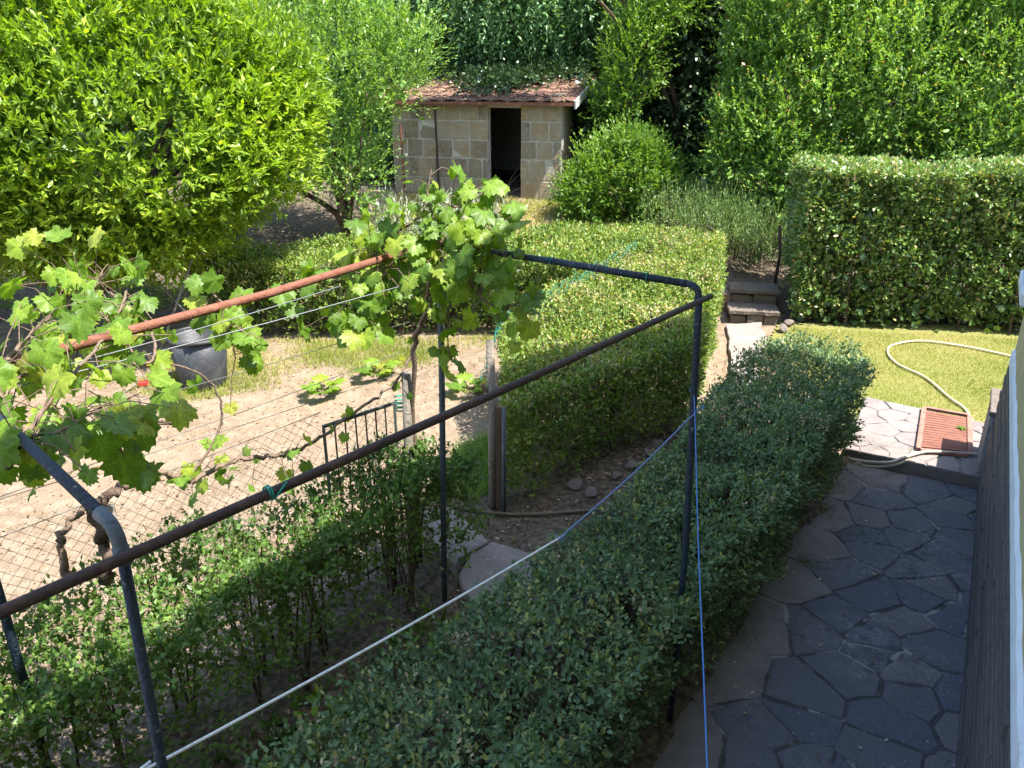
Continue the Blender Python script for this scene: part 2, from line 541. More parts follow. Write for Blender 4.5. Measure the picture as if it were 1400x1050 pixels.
def cat3(items):
    V, F, T, n = [], [], [], 0
    for v, f, t in items:
        V.append(v)
        F.append(f + n)
        T.append(t)
        n += len(v)
    return np.vstack(V), np.vstack(F), np.concatenate(T)


def foliage(name, items, m, parent):
    V, F, T = cat3(items)
    return obj(name, mesh(name, V, F, m, False, T), parent, 'stuff')


def tones(rng, n, warm=.06):
    t = rng.beta(2.2, 2.6, n) * .9
    k = rng.random(n) < warm
    t[k] = rng.uniform(.9, 1, k.sum())
    return t


def shoots(rng, B, D, L, per, size, width, tmpl, spread=.9, up=.4, warm=.05, base_tone=None, curve=.0, tipwarm=0):
    """leafy shoots: bases B, directions D, lengths L, `per` leaves along each"""
    n = len(B)
    t = np.tile(np.linspace(.12, 1, per), n)
    i = np.repeat(np.arange(n), per)
    D = unit(D)
    P = B[i] + D[i] * (L[i] * t)[:, None]
    P[:, 2] -= curve * L[i] * t * t
    r = unit(rng.normal(size=(len(i), 3)))
    d = D[i] * (.45 + .5 * t[:, None]) + r * spread * (1.05 - .45 * t[:, None])
    nn = unit(rng.normal(size=(len(i), 3))) * .75 + np.array([0, 0, up + .5]) + D[i] * .2
    s = size * rng.uniform(.5, 1.35, len(i)) * (1.05 - .3 * t)
    tn = tones(rng, len(i), warm)
    if base_tone is not None:
        tn = np.clip(tn + base_tone[i], 0, .93)
    if tipwarm:
        k = (t > .85) & (rng.random(len(i)) < tipwarm)
        tn[k] = .84 + .16 * rng.random(k.sum()) ** 1.6
    return leaves(P, d, nn, s, s * width, tmpl, tn)


def blob_points(rng, blobs, n, depth=.22, low=-1.0):
    """points near the skin of a union of ellipsoids, with outward directions"""
    b = np.array(blobs, float)
    area = (b[:, 3] * b[:, 4] + b[:, 3] * b[:, 5] + b[:, 4] * b[:, 5])
    k = rng.choice(len(b), n * 2, p=area / area.sum())
    u = unit(rng.normal(size=(n * 2, 3)))
    ok = u[:, 2] > low
    k, u = k[ok], u[ok]
    lump = .5 * np.sin(u[:, 0] * 5 + k) * np.sin(u[:, 1] * 6 + 2 * k) + .5 * np.sin(u[:, 2] * 7 + u[:, 0] * 4 + k)
    rr = 1 - np.abs(rng.normal(size=len(u))) * depth + .10 * lump
    P = b[k, :3] + u * b[k, 3:6] * rr[:, None]
    inside = np.zeros(len(P), bool)
    for j in range(len(b)):
        q = (P - b[j, :3]) / b[j, 3:6]
        inside |= (np.sum(q * q, 1) < .5) & (k != j)
    P, u = P[~inside][:n], u[~inside][:n]
    return P, u


def trunk_mesh(rng, base, tops, r0, mat_, nseg=6):
    parts = []
    base = np.asarray(base, float)
    for tp, fork, r in tops:
        tp = np.asarray(tp, float)
        f = base + (tp - base) * fork + np.array([rng.normal() * .08, rng.normal() * .08, 0])
        f = np.array([base[0] * .7 + f[0] * .3, base[1] * .7 + f[1] * .3, f[2]])
        pts = spline([base + (0, 0, -.1), f, (f + tp) / 2 + rng.normal(size=3) * .12, tp], nseg)
        parts.append(tube(pts, np.linspace(r, r * .25, len(pts)), 7))
    V, F = join(parts)
    return mesh('trunk', V, F, mat_, True)


def tree(name, label, cat, base, blobs, m, n, L, per, size, width, tmpl=DIAMOND, seed=0, up=.4, out=1.0, warm=.04, trunk_r=.12, depth=.22,
         low=-1.0, inner=.35, spread=.9, curve=0, tipwarm=0, rnd_dir=.5, group=None, limbs=7):
    rng = np.random.default_rng(seed)
    base = np.array([base[0], base[1], hz(base[0], base[1]) if len(base) < 3 else base[2]])
    t = thing(name, label, cat, base, group)
    b = np.array(blobs, float)
    tops = []
    for _ in range(limbs):
        j = rng.integers(len(b))
        tops.append((b[j, :3] + unit(rng.normal(size=3)) * b[j, 3:6] * .6, rng.uniform(.15, .4), trunk_r * rng.uniform(.5, 1)))
    obj('trunk', trunk_mesh(rng, base, tops, trunk_r, M['bark']), t)
    P, u = blob_points(rng, blobs, n, depth, low)
    D = u * out + np.array([0, 0, up]) + rng.normal(size=P.shape) * rnd_dir
    Ls = L * rng.uniform(.5, 1.35, len(P))
    bt = .14 * np.sin(P[:, 0] * 2.3 + seed) * np.sin(P[:, 2] * 2.9 + P[:, 1]) + rng.normal(size=len(P)) * .05
    items = [shoots(rng, P, D, Ls, per, size, width, tmpl, spread, up, warm, bt, curve, tipwarm)]
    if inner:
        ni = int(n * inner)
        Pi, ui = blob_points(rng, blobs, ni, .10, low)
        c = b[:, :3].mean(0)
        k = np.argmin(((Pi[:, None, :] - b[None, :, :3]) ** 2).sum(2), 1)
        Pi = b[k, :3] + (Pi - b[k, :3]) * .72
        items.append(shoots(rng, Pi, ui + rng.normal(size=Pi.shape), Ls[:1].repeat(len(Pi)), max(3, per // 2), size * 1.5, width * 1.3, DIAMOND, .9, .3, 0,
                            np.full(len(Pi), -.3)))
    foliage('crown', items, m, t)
    return t


def inpoly(P, poly):
    x, y = P[:, 0], P[:, 1]
    r = np.zeros(len(P), bool)
    n = len(poly)
    for i in range(n):
        x1, y1 = poly[i]
        x2, y2 = poly[(i + 1) % n]
        c = ((y1 > y) != (y2 > y)) & (x < (x2 - x1) * (y - y1) / (y2 - y1 + 1e-12) + x1)
        r ^= c
    return r


def hedge(name, label, poly, ztop, m, dens_top, dens_side, size, width=.55, tmpl=DIAMOND, seed=0, rough=.05, undercut=.0, warm=.05, lower=0.0,
          stems=40, core=True, twig=True, side_in=.10, warm_top=None, dry=0.0, long=1.0):
    """clipped hedge: leafy shoots over top and sides of a plan polygon, stems inside. ztop(x, y) -> height"""
    rng = np.random.default_rng(seed)
    poly = np.array(poly, float)
    c = poly.mean(0)
    t = thing(name, label, 'hedge', (c[0], c[1], float(hz(*c))))
    lump = lambda x, y: rough * (np.sin(3.1 * x + 1.7 * y + seed) * np.sin(2.3 * y - 1.1 * x) + .7 * np.sin(7 * x + seed) * np.sin(6.3 * y))
    # top
    lo, hi = poly.min(0), poly.max(0)
    area = abs(np.sum(poly[:, 0] * np.roll(poly[:, 1], -1) - np.roll(poly[:, 0], -1) * poly[:, 1])) / 2
    n = int(dens_top * (hi - lo).prod())
    Q = rng.uniform(lo, hi, (n, 2))
    Q = Q[inpoly(Q, poly)]
    Z = ztop(Q[:, 0], Q[:, 1]) + lump(Q[:, 0], Q[:, 1]) - np.abs(rng.normal(size=len(Q))) * .08 + .015 + .03 * (rng.random(len(Q)) < .08)
    P = [np.column_stack([Q, Z])]
    Nn = [np.tile([0, 0, 1.0], (len(Q), 1))]
    istop = [np.ones(len(Q), bool)]
    # sides
    area_s = np.sum((poly[:, 0] * np.roll(poly[:, 1], -1) - np.roll(poly[:, 0], -1) * poly[:, 1]))
    for i in range(len(poly)):
        a, b = poly[i], poly[(i + 1) % len(poly)]
        ln = np.linalg.norm(b - a)
        nrm = np.array([b[1] - a[1], a[0] - b[0]]) / ln * (1 if area_s > 0 else -1)
        h = float(np.mean(ztop(np.array([a[0], b[0]]), np.array([a[1], b[1]]))) - hz(*((a + b) / 2)))
        k = int(dens_side * ln * h * (.3 if nrm[1] > .5 else 1))
        u, v = rng.random(k), rng.random(k) ** (.9)
        if lower:
            keep = rng.random(k) < np.clip(v / lower, .12, 1)
            u, v = u[keep], v[keep]
        q = a + (b - a) * u[:, None]
        ins = np.abs(rng.normal(size=len(u))) * side_in + undercut * (1 - v) ** 2 - lump(q[:, 0] * 1.3, v * 3 + q[:, 1])
        q = q - nrm * ins[:, None]
        g = hz(q[:, 0], q[:, 1])
        z = g + .04 + (ztop(q[:, 0], q[:, 1]) - g) * v
        P.append(np.column_stack([q, z]))
        Nn.append(np.tile([nrm[0], nrm[1], .25], (len(u), 1)))
        istop.append(np.zeros(len(u), bool))
    P, Nn, istop = np.vstack(P), np.vstack(Nn), np.concatenate(istop)
    gap = np.sin(P[:, 0] * 8.3 + P[:, 2] * 5 + seed) * np.sin(P[:, 1] * 9.1 - P[:, 2] * 6) + .7 * np.sin(P[:, 0] * 17 + seed) * np.sin(P[:, 1] * 15 + P[:, 2] * 13)
    keep = (gap < .75) | (rng.random(len(P)) < .35)
    P, Nn, istop = P[keep], Nn[keep], istop[keep]
    per = 4
    D = Nn + rng.normal(size=P.shape) * .55 + np.array([0, 0, .25])
    L = size * rng.uniform(.8, 2.2, len(P)) * np.where(rng.random(len(P)) < .2, long, 1)
    B = P - unit(D) * (np.minimum(L, size * 2.2) * .55)[:, None]
    bt = .10 * np.sin(P[:, 0] * 2.9) * np.sin(P[:, 1] * 3.3 + P[:, 2] * 4) + rng.normal(size=len(P)) * .06
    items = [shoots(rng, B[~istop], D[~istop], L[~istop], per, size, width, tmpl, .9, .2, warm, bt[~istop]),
             shoots(rng, B[istop], D[istop], L[istop], per, size, width, tmpl, .9, .9, warm if warm_top is None else warm_top, bt[istop] + .10)]  # tops toned lighter: new growth, with sunlit contrast put into the colour
    if dry:
        bt_ = bt.copy()
        pn = np.sin(P[:, 0] * 4.1 + seed) * np.sin(P[:, 1] * 3.7 - P[:, 0]) + .6 * np.sin(P[:, 0] * 11 + P[:, 1] * 9)
        k = istop & (pn > .45) & (rng.random(len(P)) < dry)
        V, F, T = shoots(rng, B[k], D[k], L[k], 3, size * .8, width, DIAMOND, .9, .6, 1.0)
        obj('dry_leaves', mesh('dry_leaves', V, F, M['lf_dry'], False, T), t, 'stuff')
    # deeper leaves that close the body
    if core:
        k = int((area * 700 + len(P) * .05))
        Q = rng.uniform(lo, hi, (k * 2, 2))
        Q = Q[inpoly(Q, c + (poly - c) * .9)]
        g = hz(Q[:, 0], Q[:, 1])
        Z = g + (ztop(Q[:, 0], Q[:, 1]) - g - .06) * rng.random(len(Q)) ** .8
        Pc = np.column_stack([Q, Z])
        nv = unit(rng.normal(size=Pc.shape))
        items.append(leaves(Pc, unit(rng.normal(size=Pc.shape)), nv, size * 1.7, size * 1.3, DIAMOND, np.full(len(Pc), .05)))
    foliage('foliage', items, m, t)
    # stems
    parts = []
    for _ in range(stems):
        for _k in range(30):
            q = rng.uniform(lo, hi)
            if inpoly(c + (q[None] - c) / .82, poly)[0]:
                break
        g = float(hz(*q))
        zt = float(ztop(*q))
        for b in range(3):
            e = q + rng.normal(size=2) * .09
            pts = spline([(q[0], q[1], g - .03), ((q[0] * .6 + e[0] * .4), (q[1] * .6 + e[1] * .4), g + (zt - g) * .4), (e[0], e[1], zt - .05)], 3)
            parts.append(tube(pts, np.linspace(.011, .004, len(pts)), 4, False))
    if parts:
        V, F = join(parts)
        obj('stems', mesh('stems', V, np.array(F), M['bark']), t, 'stuff')
    if twig:
        k = rng.choice(len(P), min(len(P), 6000), replace=False)
        d = unit(D[k] + rng.normal(size=(len(k), 3)) * .4)
        l = rng.uniform(.06, .20, len(k))
        tw = leaves(P[k] - d * (l * .75)[:, None], d, unit(rng.normal(size=d.shape)), l, .004, BLADE, np.full(len(k), .5))
        V, F, T = tw
        obj('twigs', mesh('twigs', V, F, M['twig']), t, 'stuff')
    return t


# ------------------------------------------------------------------ ground
def sheet(name, poly, m, dz, step=.12):
    poly = np.array(poly, float)
    lo, hi = poly.min(0), poly.max(0)
    xs, ys = np.arange(lo[0], hi[0] + step, step), np.arange(lo[1], hi[1] + step, step)
    X, Y = np.meshgrid(xs, ys)
    V = np.column_stack([X.ravel(), Y.ravel(), hz(X, Y).ravel() + dz])
    nx = len(xs)
    i = (np.arange(len(ys) - 1)[:, None] * nx + np.arange(nx - 1)[None, :]).ravel()
    F = np.column_stack([i, i + 1, i + nx + 1, i + nx])
    F = F[inpoly(V[F].mean(1)[:, :2], poly)]
    return obj(name, mesh(name, V, F, m, True), None, 'structure')


def ground():
    xs = np.concatenate([np.linspace(-60, -9, 18)[:-1], np.arange(-9, 9.01, .15), np.linspace(9, 60, 18)[1:]])
    ys = np.concatenate([np.linspace(-40, 0, 12)[:-1], np.arange(0, 20, .15), np.linspace(20, 70, 30)])
    X, Y = np.meshgrid(xs, ys)
    rng = np.random.default_rng(1)
    Z = hz(X, Y) + rng.normal(size=X.shape) * .006
    V = np.column_stack([X.ravel(), Y.ravel(), Z.ravel()])
    nx = len(xs)
    i = (np.arange(len(ys) - 1)[:, None] * nx + np.arange(nx - 1)[None, :]).ravel()
    F = np.column_stack([i, i + 1, i + nx + 1, i + nx])
    # dark humus under and between the hedges, pale soil elsewhere
    hp = np.array([(-3.5, .5), (-1.8, -.5), (5, -.5), (3.4, 6.9), (2.2, 7.2), (1.5, 7.3), (-.05, 5.9), (-.75, 5.1), (-1.9, 3.9), (-4.2, 1.2)])
    wob = .12 * np.column_stack([np.sin(V[:, 1] * 5), np.sin(V[:, 0] * 6)])
    hum = np.maximum(inpoly(V[:, :2] + wob, hp), inpoly(V[:, :2] + wob, np.array([(-9, 9.9), (1.5, 9.9), (1.5, 11), (-2.5, 12.5), (-3, 17), (-12, 17)])) * .75).astype(float)
    hum = np.maximum(hum, (V[:, 1] > 17) * 1.0)
    hum = np.maximum(hum, ((V[:, 0] > 3.2) & (V[:, 1] > 10.9)) * 1.0)
    g2 = hum.reshape(X.shape)
    g2 = (g2 + np.roll(g2, 1, 0) + np.roll(g2, -1, 0) + np.roll(g2, 1, 1) + np.roll(g2, -1, 1)) / 5
    return obj('ground', mesh('ground', V, F, M['soil'], True, g2.ravel()), None, 'structure')


ground()
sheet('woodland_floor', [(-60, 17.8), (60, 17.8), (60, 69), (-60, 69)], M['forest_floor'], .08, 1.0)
sheet('lawn', [(3.45, 7.7), (3.9, 7.9), (4.9, 7.3), (9.5, 7.0), (10.5, 10.2), (9.5, 10.8), (3.9, 11), (3.5, 10.2)], M['lawn'], .02, .06)


def clip(poly, a, b, c):
    out = []
    for i in range(len(poly)):
        p, q = poly[i], poly[(i + 1) % len(poly)]
        fp, fq = a * p[0] + b * p[1] - c, a * q[0] + b * q[1] - c
        if fp <= 0:
            out.append(p)
        if (fp <= 0) != (fq <= 0):
            s = fp / (fp - fq)
            out.append((p[0] + (q[0] - p[0]) * s, p[1] + (q[1] - p[1]) * s))
    return out


def paving(name, area, seeds, ztop, thick, joint, m, m_joint, rng, depth=.014, mats2=None):
    """crazy paving: one irregular flag per seed, joints between"""
    area = [tuple(p) for p in area]
    base_v = [(x, y, ztop - depth) for x, y in area] + [(x, y, ztop - thick) for x, y in area]
    n = len(area)
    s = obj(name, mesh(name, np.array(base_v), [tuple(range(n))] + [(i, i + n, (i + 1) % n + n, (i + 1) % n) for i in range(n)], m_joint), None, 'structure')
    for i, p in enumerate(seeds):
        cell = area
        for j, q in enumerate(seeds):
            if i == j or not cell:
                continue
            d = (q[0] - p[0], q[1] - p[1])
            ln = math.hypot(*d)
            if ln > 2.5:
                continue
            jt = joint * rng.choice([.3, .5, 1, 1.4, 2.4])
            mid = ((q[0] + p[0]) / 2, (q[1] + p[1]) / 2)
            cell = clip(cell, d[0] / ln, d[1] / ln, (d[0] * mid[0] + d[1] * mid[1]) / ln - jt / 2)
        if len(cell) < 3:
            continue
        pts = []
        for k in range(len(cell)):
            a, b = np.array(cell[k]), np.array(cell[(k + 1) % len(cell)])
            ln = np.linalg.norm(b - a)
            m_ = max(1, int(ln / .09))
            for e in range(m_):
                w = a + (b - a) * e / m_
                pts.append(w + rng.normal(size=2) * (.010 if e else .005))
        pts = np.array(pts)
        c = pts.mean(0)
        if len(pts) < 4:
            continue
        r = np.linalg.norm(pts - c, axis=1)[:, None]
        inn = c + (pts - c) * (1 - .010 / np.maximum(r, .03))
        k = len(pts)
        dz = rng.uniform(-.004, .003)
        tilt = rng.normal(size=2) * .006
        zt = ztop + dz + (pts - c) @ tilt
        V = np.vstack([np.column_stack([pts, np.full(k, ztop - .03)]), np.column_stack([pts, zt - .005]), np.column_stack([inn, zt])])
        F = [(a, (a + 1) % k, (a + 1) % k + k, a + k) for a in range(k)] + [(a + k, (a + 1) % k + k, (a + 1) % k + 2 * k, a + 2 * k) for a in range(k)]
        F.append(tuple(range(2 * k, 3 * k)))
        mm = m
        if mats2 is not None:
            edge = abs((B_[0] - A_[0]) * (c[1] - A_[1]) - (B_[1] - A_[1]) * (c[0] - A_[0])) / np.linalg.norm(B_ - A_)
            mm = M['slate_edge'] if edge < .36 else [m, M['slate_blue'], m, M['slate_warm']][int(rng.integers(4))]
        obj('paving_stone', mesh('paving_stone', V, F, mm), s)
    return s


def poisson(rng, area, d, n=4000):
    A = np.array(area)
    lo, hi = A.min(0), A.max(0)
    out = []
    for _ in range(n):
        p = rng.uniform(lo, hi)
        if inpoly(p[None], A)[0] and all((p[0] - q[0]) ** 2 + (p[1] - q[1]) ** 2 > d * d for q in out):
            out.append((p[0], p[1]))
    return out


rng0 = np.random.default_rng(11)
PAT = [(-.15, 1.98), (.78, 1.0), (2.0, 2.2), (4.5, 6.55), (4.38, 6.24), (3.26, 6.93), (.73, 3.25)]
PAT = [(-.8, 1.04), (.6, -.05), (4.42, 6.25), (3.24, 6.92), (.73, 3.25)]
pat_seeds = poisson(rng0, PAT, .19, 900)
pat_seeds += [(p[0] + rng0.normal() * .09, p[1] + rng0.normal() * .09) for p in poisson(rng0, PAT, .42) if rng0.random() < .55]
pat_seeds = [p for i, p in enumerate(pat_seeds) if inpoly(np.array([p]), np.array(PAT))[0] and all((p[0] - q[0]) ** 2 + (p[1] - q[1]) ** 2 > .03 for q in pat_seeds[:i])]
# a border of larger flags along the hedge
A_, B_ = np.array([.73, 3.25]), np.array([3.24, 6.92])
pat_seeds = [p for p in pat_seeds if abs(np.cross(B_ - A_, np.array(p) - A_)) / np.linalg.norm(B_ - A_) > .42]
dAB = (B_ - A_) / np.linalg.norm(B_ - A_)
for k in range(-2, 8):
    q = A_ + dAB * (.3 + k * .62 + rng0.uniform(-.1, .1)) + np.array([dAB[1], -dAB[0]]) * rng0.uniform(.13, .2)
    if inpoly(q[None], np.array(PAT))[0]:
        pat_seeds.append(tuple(q))
M['slate_edge'] = mat('slate_edge', (.195, .178, .165), .8, .25, [(2, (.12, .105, .097), .4, .65), (20, (.19, .17, .15), .55, .75), (60, (.1, .088, .08), .6, .75)], .5, 40)
paving('patio', PAT, pat_seeds, 0.0, .2, .014, M['slate'], M['mortar'], rng0, depth=.008, mats2=M['slate_edge'])
SLAB = [(3.26, 6.93), (4.36, 6.31), (5.05, 7.45), (4.0, 8.22)]
HAT = [az(1255, 617, .13)[:2], az(1326, 624, .13)[:2], az(1325, 570, .13)[:2], az(1263, 559, .13)[:2]]
slab_seeds = [p for p in poisson(rng0, SLAB, .2) if not inpoly(np.array([p]), np.array(HAT))[0]]
paving('upper_pavement', SLAB, slab_seeds, .125, .2, .012, M['slate_pale'], M['mortar_pale'], rng0)


# ------------------------------------------------------------------ house
HC, HD = np.array([4.30, 6.37]), np.array([.503, .864])           # corner, wall direction (towards the corner)
HN = np.array([-HD[1], HD[0]])                                    # outward
EAVE_Z, EAVE = 6.4, .62


def house():
    t = thing('house', 'yellow plastered house wall with white band above a dark stone plinth', 'house', (HC[0], HC[1], 0))
    c = HC - HD * 7.5 - HN * 4
    obj('wall', mesh('wall', *box(c, HD, HN, 7.5, 4, -.2, EAVE_Z + .1), M['plaster']), t)
    # roof: eaves slab, unseen, bulged to shadow the inner hedge face, and hipped top
    z0 = EAVE_Z
    ev = [HC + HN * .03, HC - HD * .6 + HN * .3, HC - HD * 2.1 + HN * 1.08, HC - HD * 3.6 + HN * .70, HC - HD * 15 + HN * .70, HC - HD * 15 - HN * 8.3, HC - HN * 8.3]
    ne = len(ev)
    V = np.array([(*p, z0) for p in ev] + [(*p, z0 + .14) for p in ev])
    F = [tuple(range(ne))[::-1], tuple(range(ne, 2 * ne))] + [(i, (i + 1) % ne, (i + 1) % ne + ne, i + ne) for i in range(ne)]
    obj('shading_eaves', mesh('shading_eaves', V, F, M['white_paint']), t)
    a = [c + HD * sx * 7.4 + HN * sy * 4.05 for sx, sy in ((-1, -1), (1, -1), (1, 1), (-1, 1))]
    r = [c - HD * 3.2, c + HD * 3.2]
    V = [(*p, z0 + .142) for p in a] + [(*p, z0 + 1.25) for p in r]
    obj('roof', mesh('roof', np.array(V), [(0, 1, 5, 4), (1, 2, 5), (2, 3, 4, 5), (3, 0, 4), (3, 2, 1, 0)], M['roof']), t)
    # plinth: courses of split stone strips standing proud of the wall
    rng = np.random.default_rng(5)
    z = -.02
    top = 1.22
    row = 0
    core_c = HC - HD * 4.0 + HN * .03
    obj('plinth', mesh('plinth', *box(HC - HD * 4.0 - HN * .01, HD, HN, 4.0, .016, -.1, top), M['plinth_pale']), t)
    pl = t.children[-1]
    cnt = 0
    while z < top - .03:
        h = rng.uniform(.045, .085)
        h = min(h, top - z)
        x = -.02 + rng.uniform(0, .3)
        x = 0.0
        while x < 6.2:
            ln = rng.uniform(.5, 1.4)
            ln = min(ln, 6.3 - x)
            pr = .012 + rng.uniform(.0, .014)
            cc = HC - HD * (x + ln / 2) + HN * (pr / 2 + .007)
            gap = .0016 if rng.random() < .62 else .005
            V, F = box(cc, HD, HN, ln / 2 - .004, pr / 2, z + gap, z + h - gap, .003)
            if cnt < 290:
                obj('stone_strip', mesh('stone_strip', V, F, M['plinth_stone'] if z > .3 or rng.random() < .3 else M['plinth_stone']), pl)
                cnt += 1
            x += ln
        z += h
        row += 1
    # white painted band above the plinth, standing a little proud, with an uneven upper edge
    n = 60
    V, F = [], []
    for i in range(n + 1):
        p = HC + HD * .012 - HD * (8.0 * i / n)
        e = .012 * math.sin(i * 1.9) + .01 * math.sin(i * .7)
        for off, zz in ((0, top + .003), (.02, top + .003), (.022, top + .03), (.018, top + .11 + e), (0, top + .13 + e)):
            q = p + HN * off
            V.append((q[0], q[1], zz))
    for i in range(n):
        for k in range(4):
            F.append((i * 5 + k, i * 5 + k + 1, i * 5 + k + 6, i * 5 + k + 5))
    F.append((0, 1, 2, 3, 4))
    obj('white_band', mesh('white_band', np.array(V), F, M['white_paint']), t)
    # window sill near the corner and its recessed window
    sc = HC - HD * .62
    obj('window_sill', mesh('window_sill', *box(sc + HN * .055, HD, HN, .42, .055, 1.97, 2.07, .008), M['white_paint']), t)
    w = obj('window', mesh('window', *join([bar((*(sc + HD * sx * .36 + HN * .02), 2.07), (*(sc + HD * sx * .36 + HN * .02), 3.2), .06, .05) for sx in (-1, 1)]), M['white_paint']), t)
    obj('pane', mesh('pane', *box(sc + HN * .006, HD, HN, .33, .006, 2.075, 3.2), M['dark_in']), w)
    # balcony floor and railing that the picture is taken from
    bc = HC - HD * 9.1 + HN * .62
    obj('balcony', mesh('balcony', *box(bc, HD, HN, 1.25, .62, 1.92, 2.06, .01), M['plinth_pale']), t)
    rp = []
    e0, e1, e2 = bc + HD * 1.2 - HN * .6, bc + HD * 1.2 + HN * .57, bc - HD * 1.2 + HN * .57
    for a, b in ((e0, e1), (e1, e2)):
        rp.append(bar((*a, 2.62), (*b, 2.62), .04, .03))
        for k in range(13):
            q = a + (b - a) * k / 12
            rp.append(bar((*q, 2.06), (*q, 2.61), .014, .014))
    obj('railing', mesh('railing', *join(rp), M['paint_blue']), t)
    return t


house()
# low stone-capped wall at the end of the house
lw = thing('low_wall', 'low grey rendered wall with pitted stone cap at the house corner', 'wall', (4.5, 7.0, 0))
lc = HC + HD * .02 + HN * .0
p0 = HC + HD * .32
obj('wall_body', mesh('wall_body', *box(p0 + HN * -.09, HD, HN, .315, .145, -.1, .70), M['plinth_pale']), lw)
obj('cap', mesh('cap', *box(p0 + HN * -.09, HD, HN, .33, .16, .702, .75, .008), M['stone']), lw)

# ------------------------------------------------------------------ path, steps
def flag(name, poly, zt, th, m, parent=None, rng=rng0, jit=.012):
    poly = np.array(poly, float)
    pts = []
    for i in range(len(poly)):
        a, b = poly[i], poly[(i + 1) % len(poly)]
        k = max(2, int(np.linalg.norm(b - a) / .1))
        for e in range(k):
            pts.append(a + (b - a) * e / k + rng.normal(size=2) * (jit if e else .004))
    pts = np.array(pts)
    c = pts.mean(0)
    r = np.linalg.norm(pts - c, axis=1)[:, None]
    inn = c + (pts - c) * (1 - .012 / r)
    k = len(pts)
    zz = np.array([zt(*p) if callable(zt) else zt for p in pts])
    V = np.vstack([np.column_stack([pts, zz - th]), np.column_stack([pts, zz - .008]), np.column_stack([inn, zz])])
    F = [(a, (a + 1) % k, (a + 1) % k + k, a + k) for a in range(k)] + [(a + k, (a + 1) % k + k, (a + 1) % k + 2 * k, a + 2 * k) for a in range(k)]
    F.append(tuple(range(2 * k, 3 * k)))
    return obj(name, mesh(name, V, F, m), parent, None if parent else 'structure')


def pxpoly(pts, z):
    return [az(x, y, z)[:2] for x, y in pts]


pz = lambda x, y: float(hz(x, y)) + .05
path = obj('garden_path', mesh('garden_path', *tube([(0, 5, .05), (.5, 5.4, .05)], .05, 6), M['mortar']), None, 'structure')
flag('paving_stone', pxpoly([(583, 700), (607, 688), (640, 715), (668, 742), (640, 757), (622, 776), (600, 752), (585, 720)], .26), .28, .1, M['slab'], path)
flag('paving_stone', pxpoly([(645, 757), (672, 744), (720, 758), (742, 790), (700, 830), (650, 845), (628, 790)], .22), .25, .1, M['slab'], path)
flag('paving_stone', pxpoly([(992, 447), (1040, 444), (1052, 480), (1040, 502), (1000, 505), (996, 470)], .1), .145, .1, M['slab'], path)
flag('paving_stone', pxpoly([(1002, 508), (1040, 505), (1036, 560), (1000, 570)], .1), .14, .1, M['slab'], path)

# steps: treads over rough stone risers
U = np.array([.985, -.17])                                         # along the step front
W = np.array([.17, .985])                                          # uphill
st = obj('garden_steps', mesh('garden_steps', *box((3.45, 11.85), U, W, .42, .40, -.05, .40), M['soil']), None, 'structure')
s0 = az(1030, 443, .12)[:2]
rs = np.random.default_rng(21)
for k in range(2):
    o = s0 + W * (.05 + k * .42) + U * (.0 if k == 0 else .03)
    z0 = .1 + k * .2
    xs = [-.32, -.1, .14, .34] if k == 0 else [-.31, -.02, .33]
    for a, b in zip(xs[:-1], xs[1:]):
        V, F = box(o + U * (a + b) / 2 + W * .12, U, W, (b - a) / 2 - .012, .12, z0 - .05, z0 + .145 - rs.uniform(0, .02), .025)
        obj('riser_stone', mesh('riser_stone', V + rs.normal(size=V.shape) * .006, F, M['step']), st)
    tr = [o + U * -.35 + W * -.03, o + U * .36 + W * -.03, o + U * .35 + W * .46, o + U * -.35 + W * .46]
    flag('tread', tr, z0 + .205, .055, M['step'], st, rs)
for (px, py, r) in ((1062, 432, .10), (1070, 447, .09), (1078, 440, .08)):
    p = az(px, py + 6, .12)
    obj('edging_stone', mesh('edging_stone', *rock(rs, (p[0], p[1], .16), r, .8), M['stone']), st)

# edging stones beside the path under the inner hedge
for (px, py, r) in ((786, 676, .1), (806, 684, .08), (842, 664, .08), (862, 652, .09), (884, 634, .07), (898, 620, .07)):
    p = az(px, py, .2)
    obj('edging_stone', mesh('edging_stone', *rock(rs, (p[0], p[1], float(hz(p[0], p[1])) + r * .25), r * .85, .6), M['stone']), path)

# ------------------------------------------------------------------ shed
SA, SB = np.array([-2.42, 16.72]), np.array([.95, 15.8])
SU = (SB - SA) / np.linalg.norm(SB - SA)
SN = np.array([SU[1], -SU[0]])                                     # towards the viewer
SL = np.linalg.norm(SB - SA)


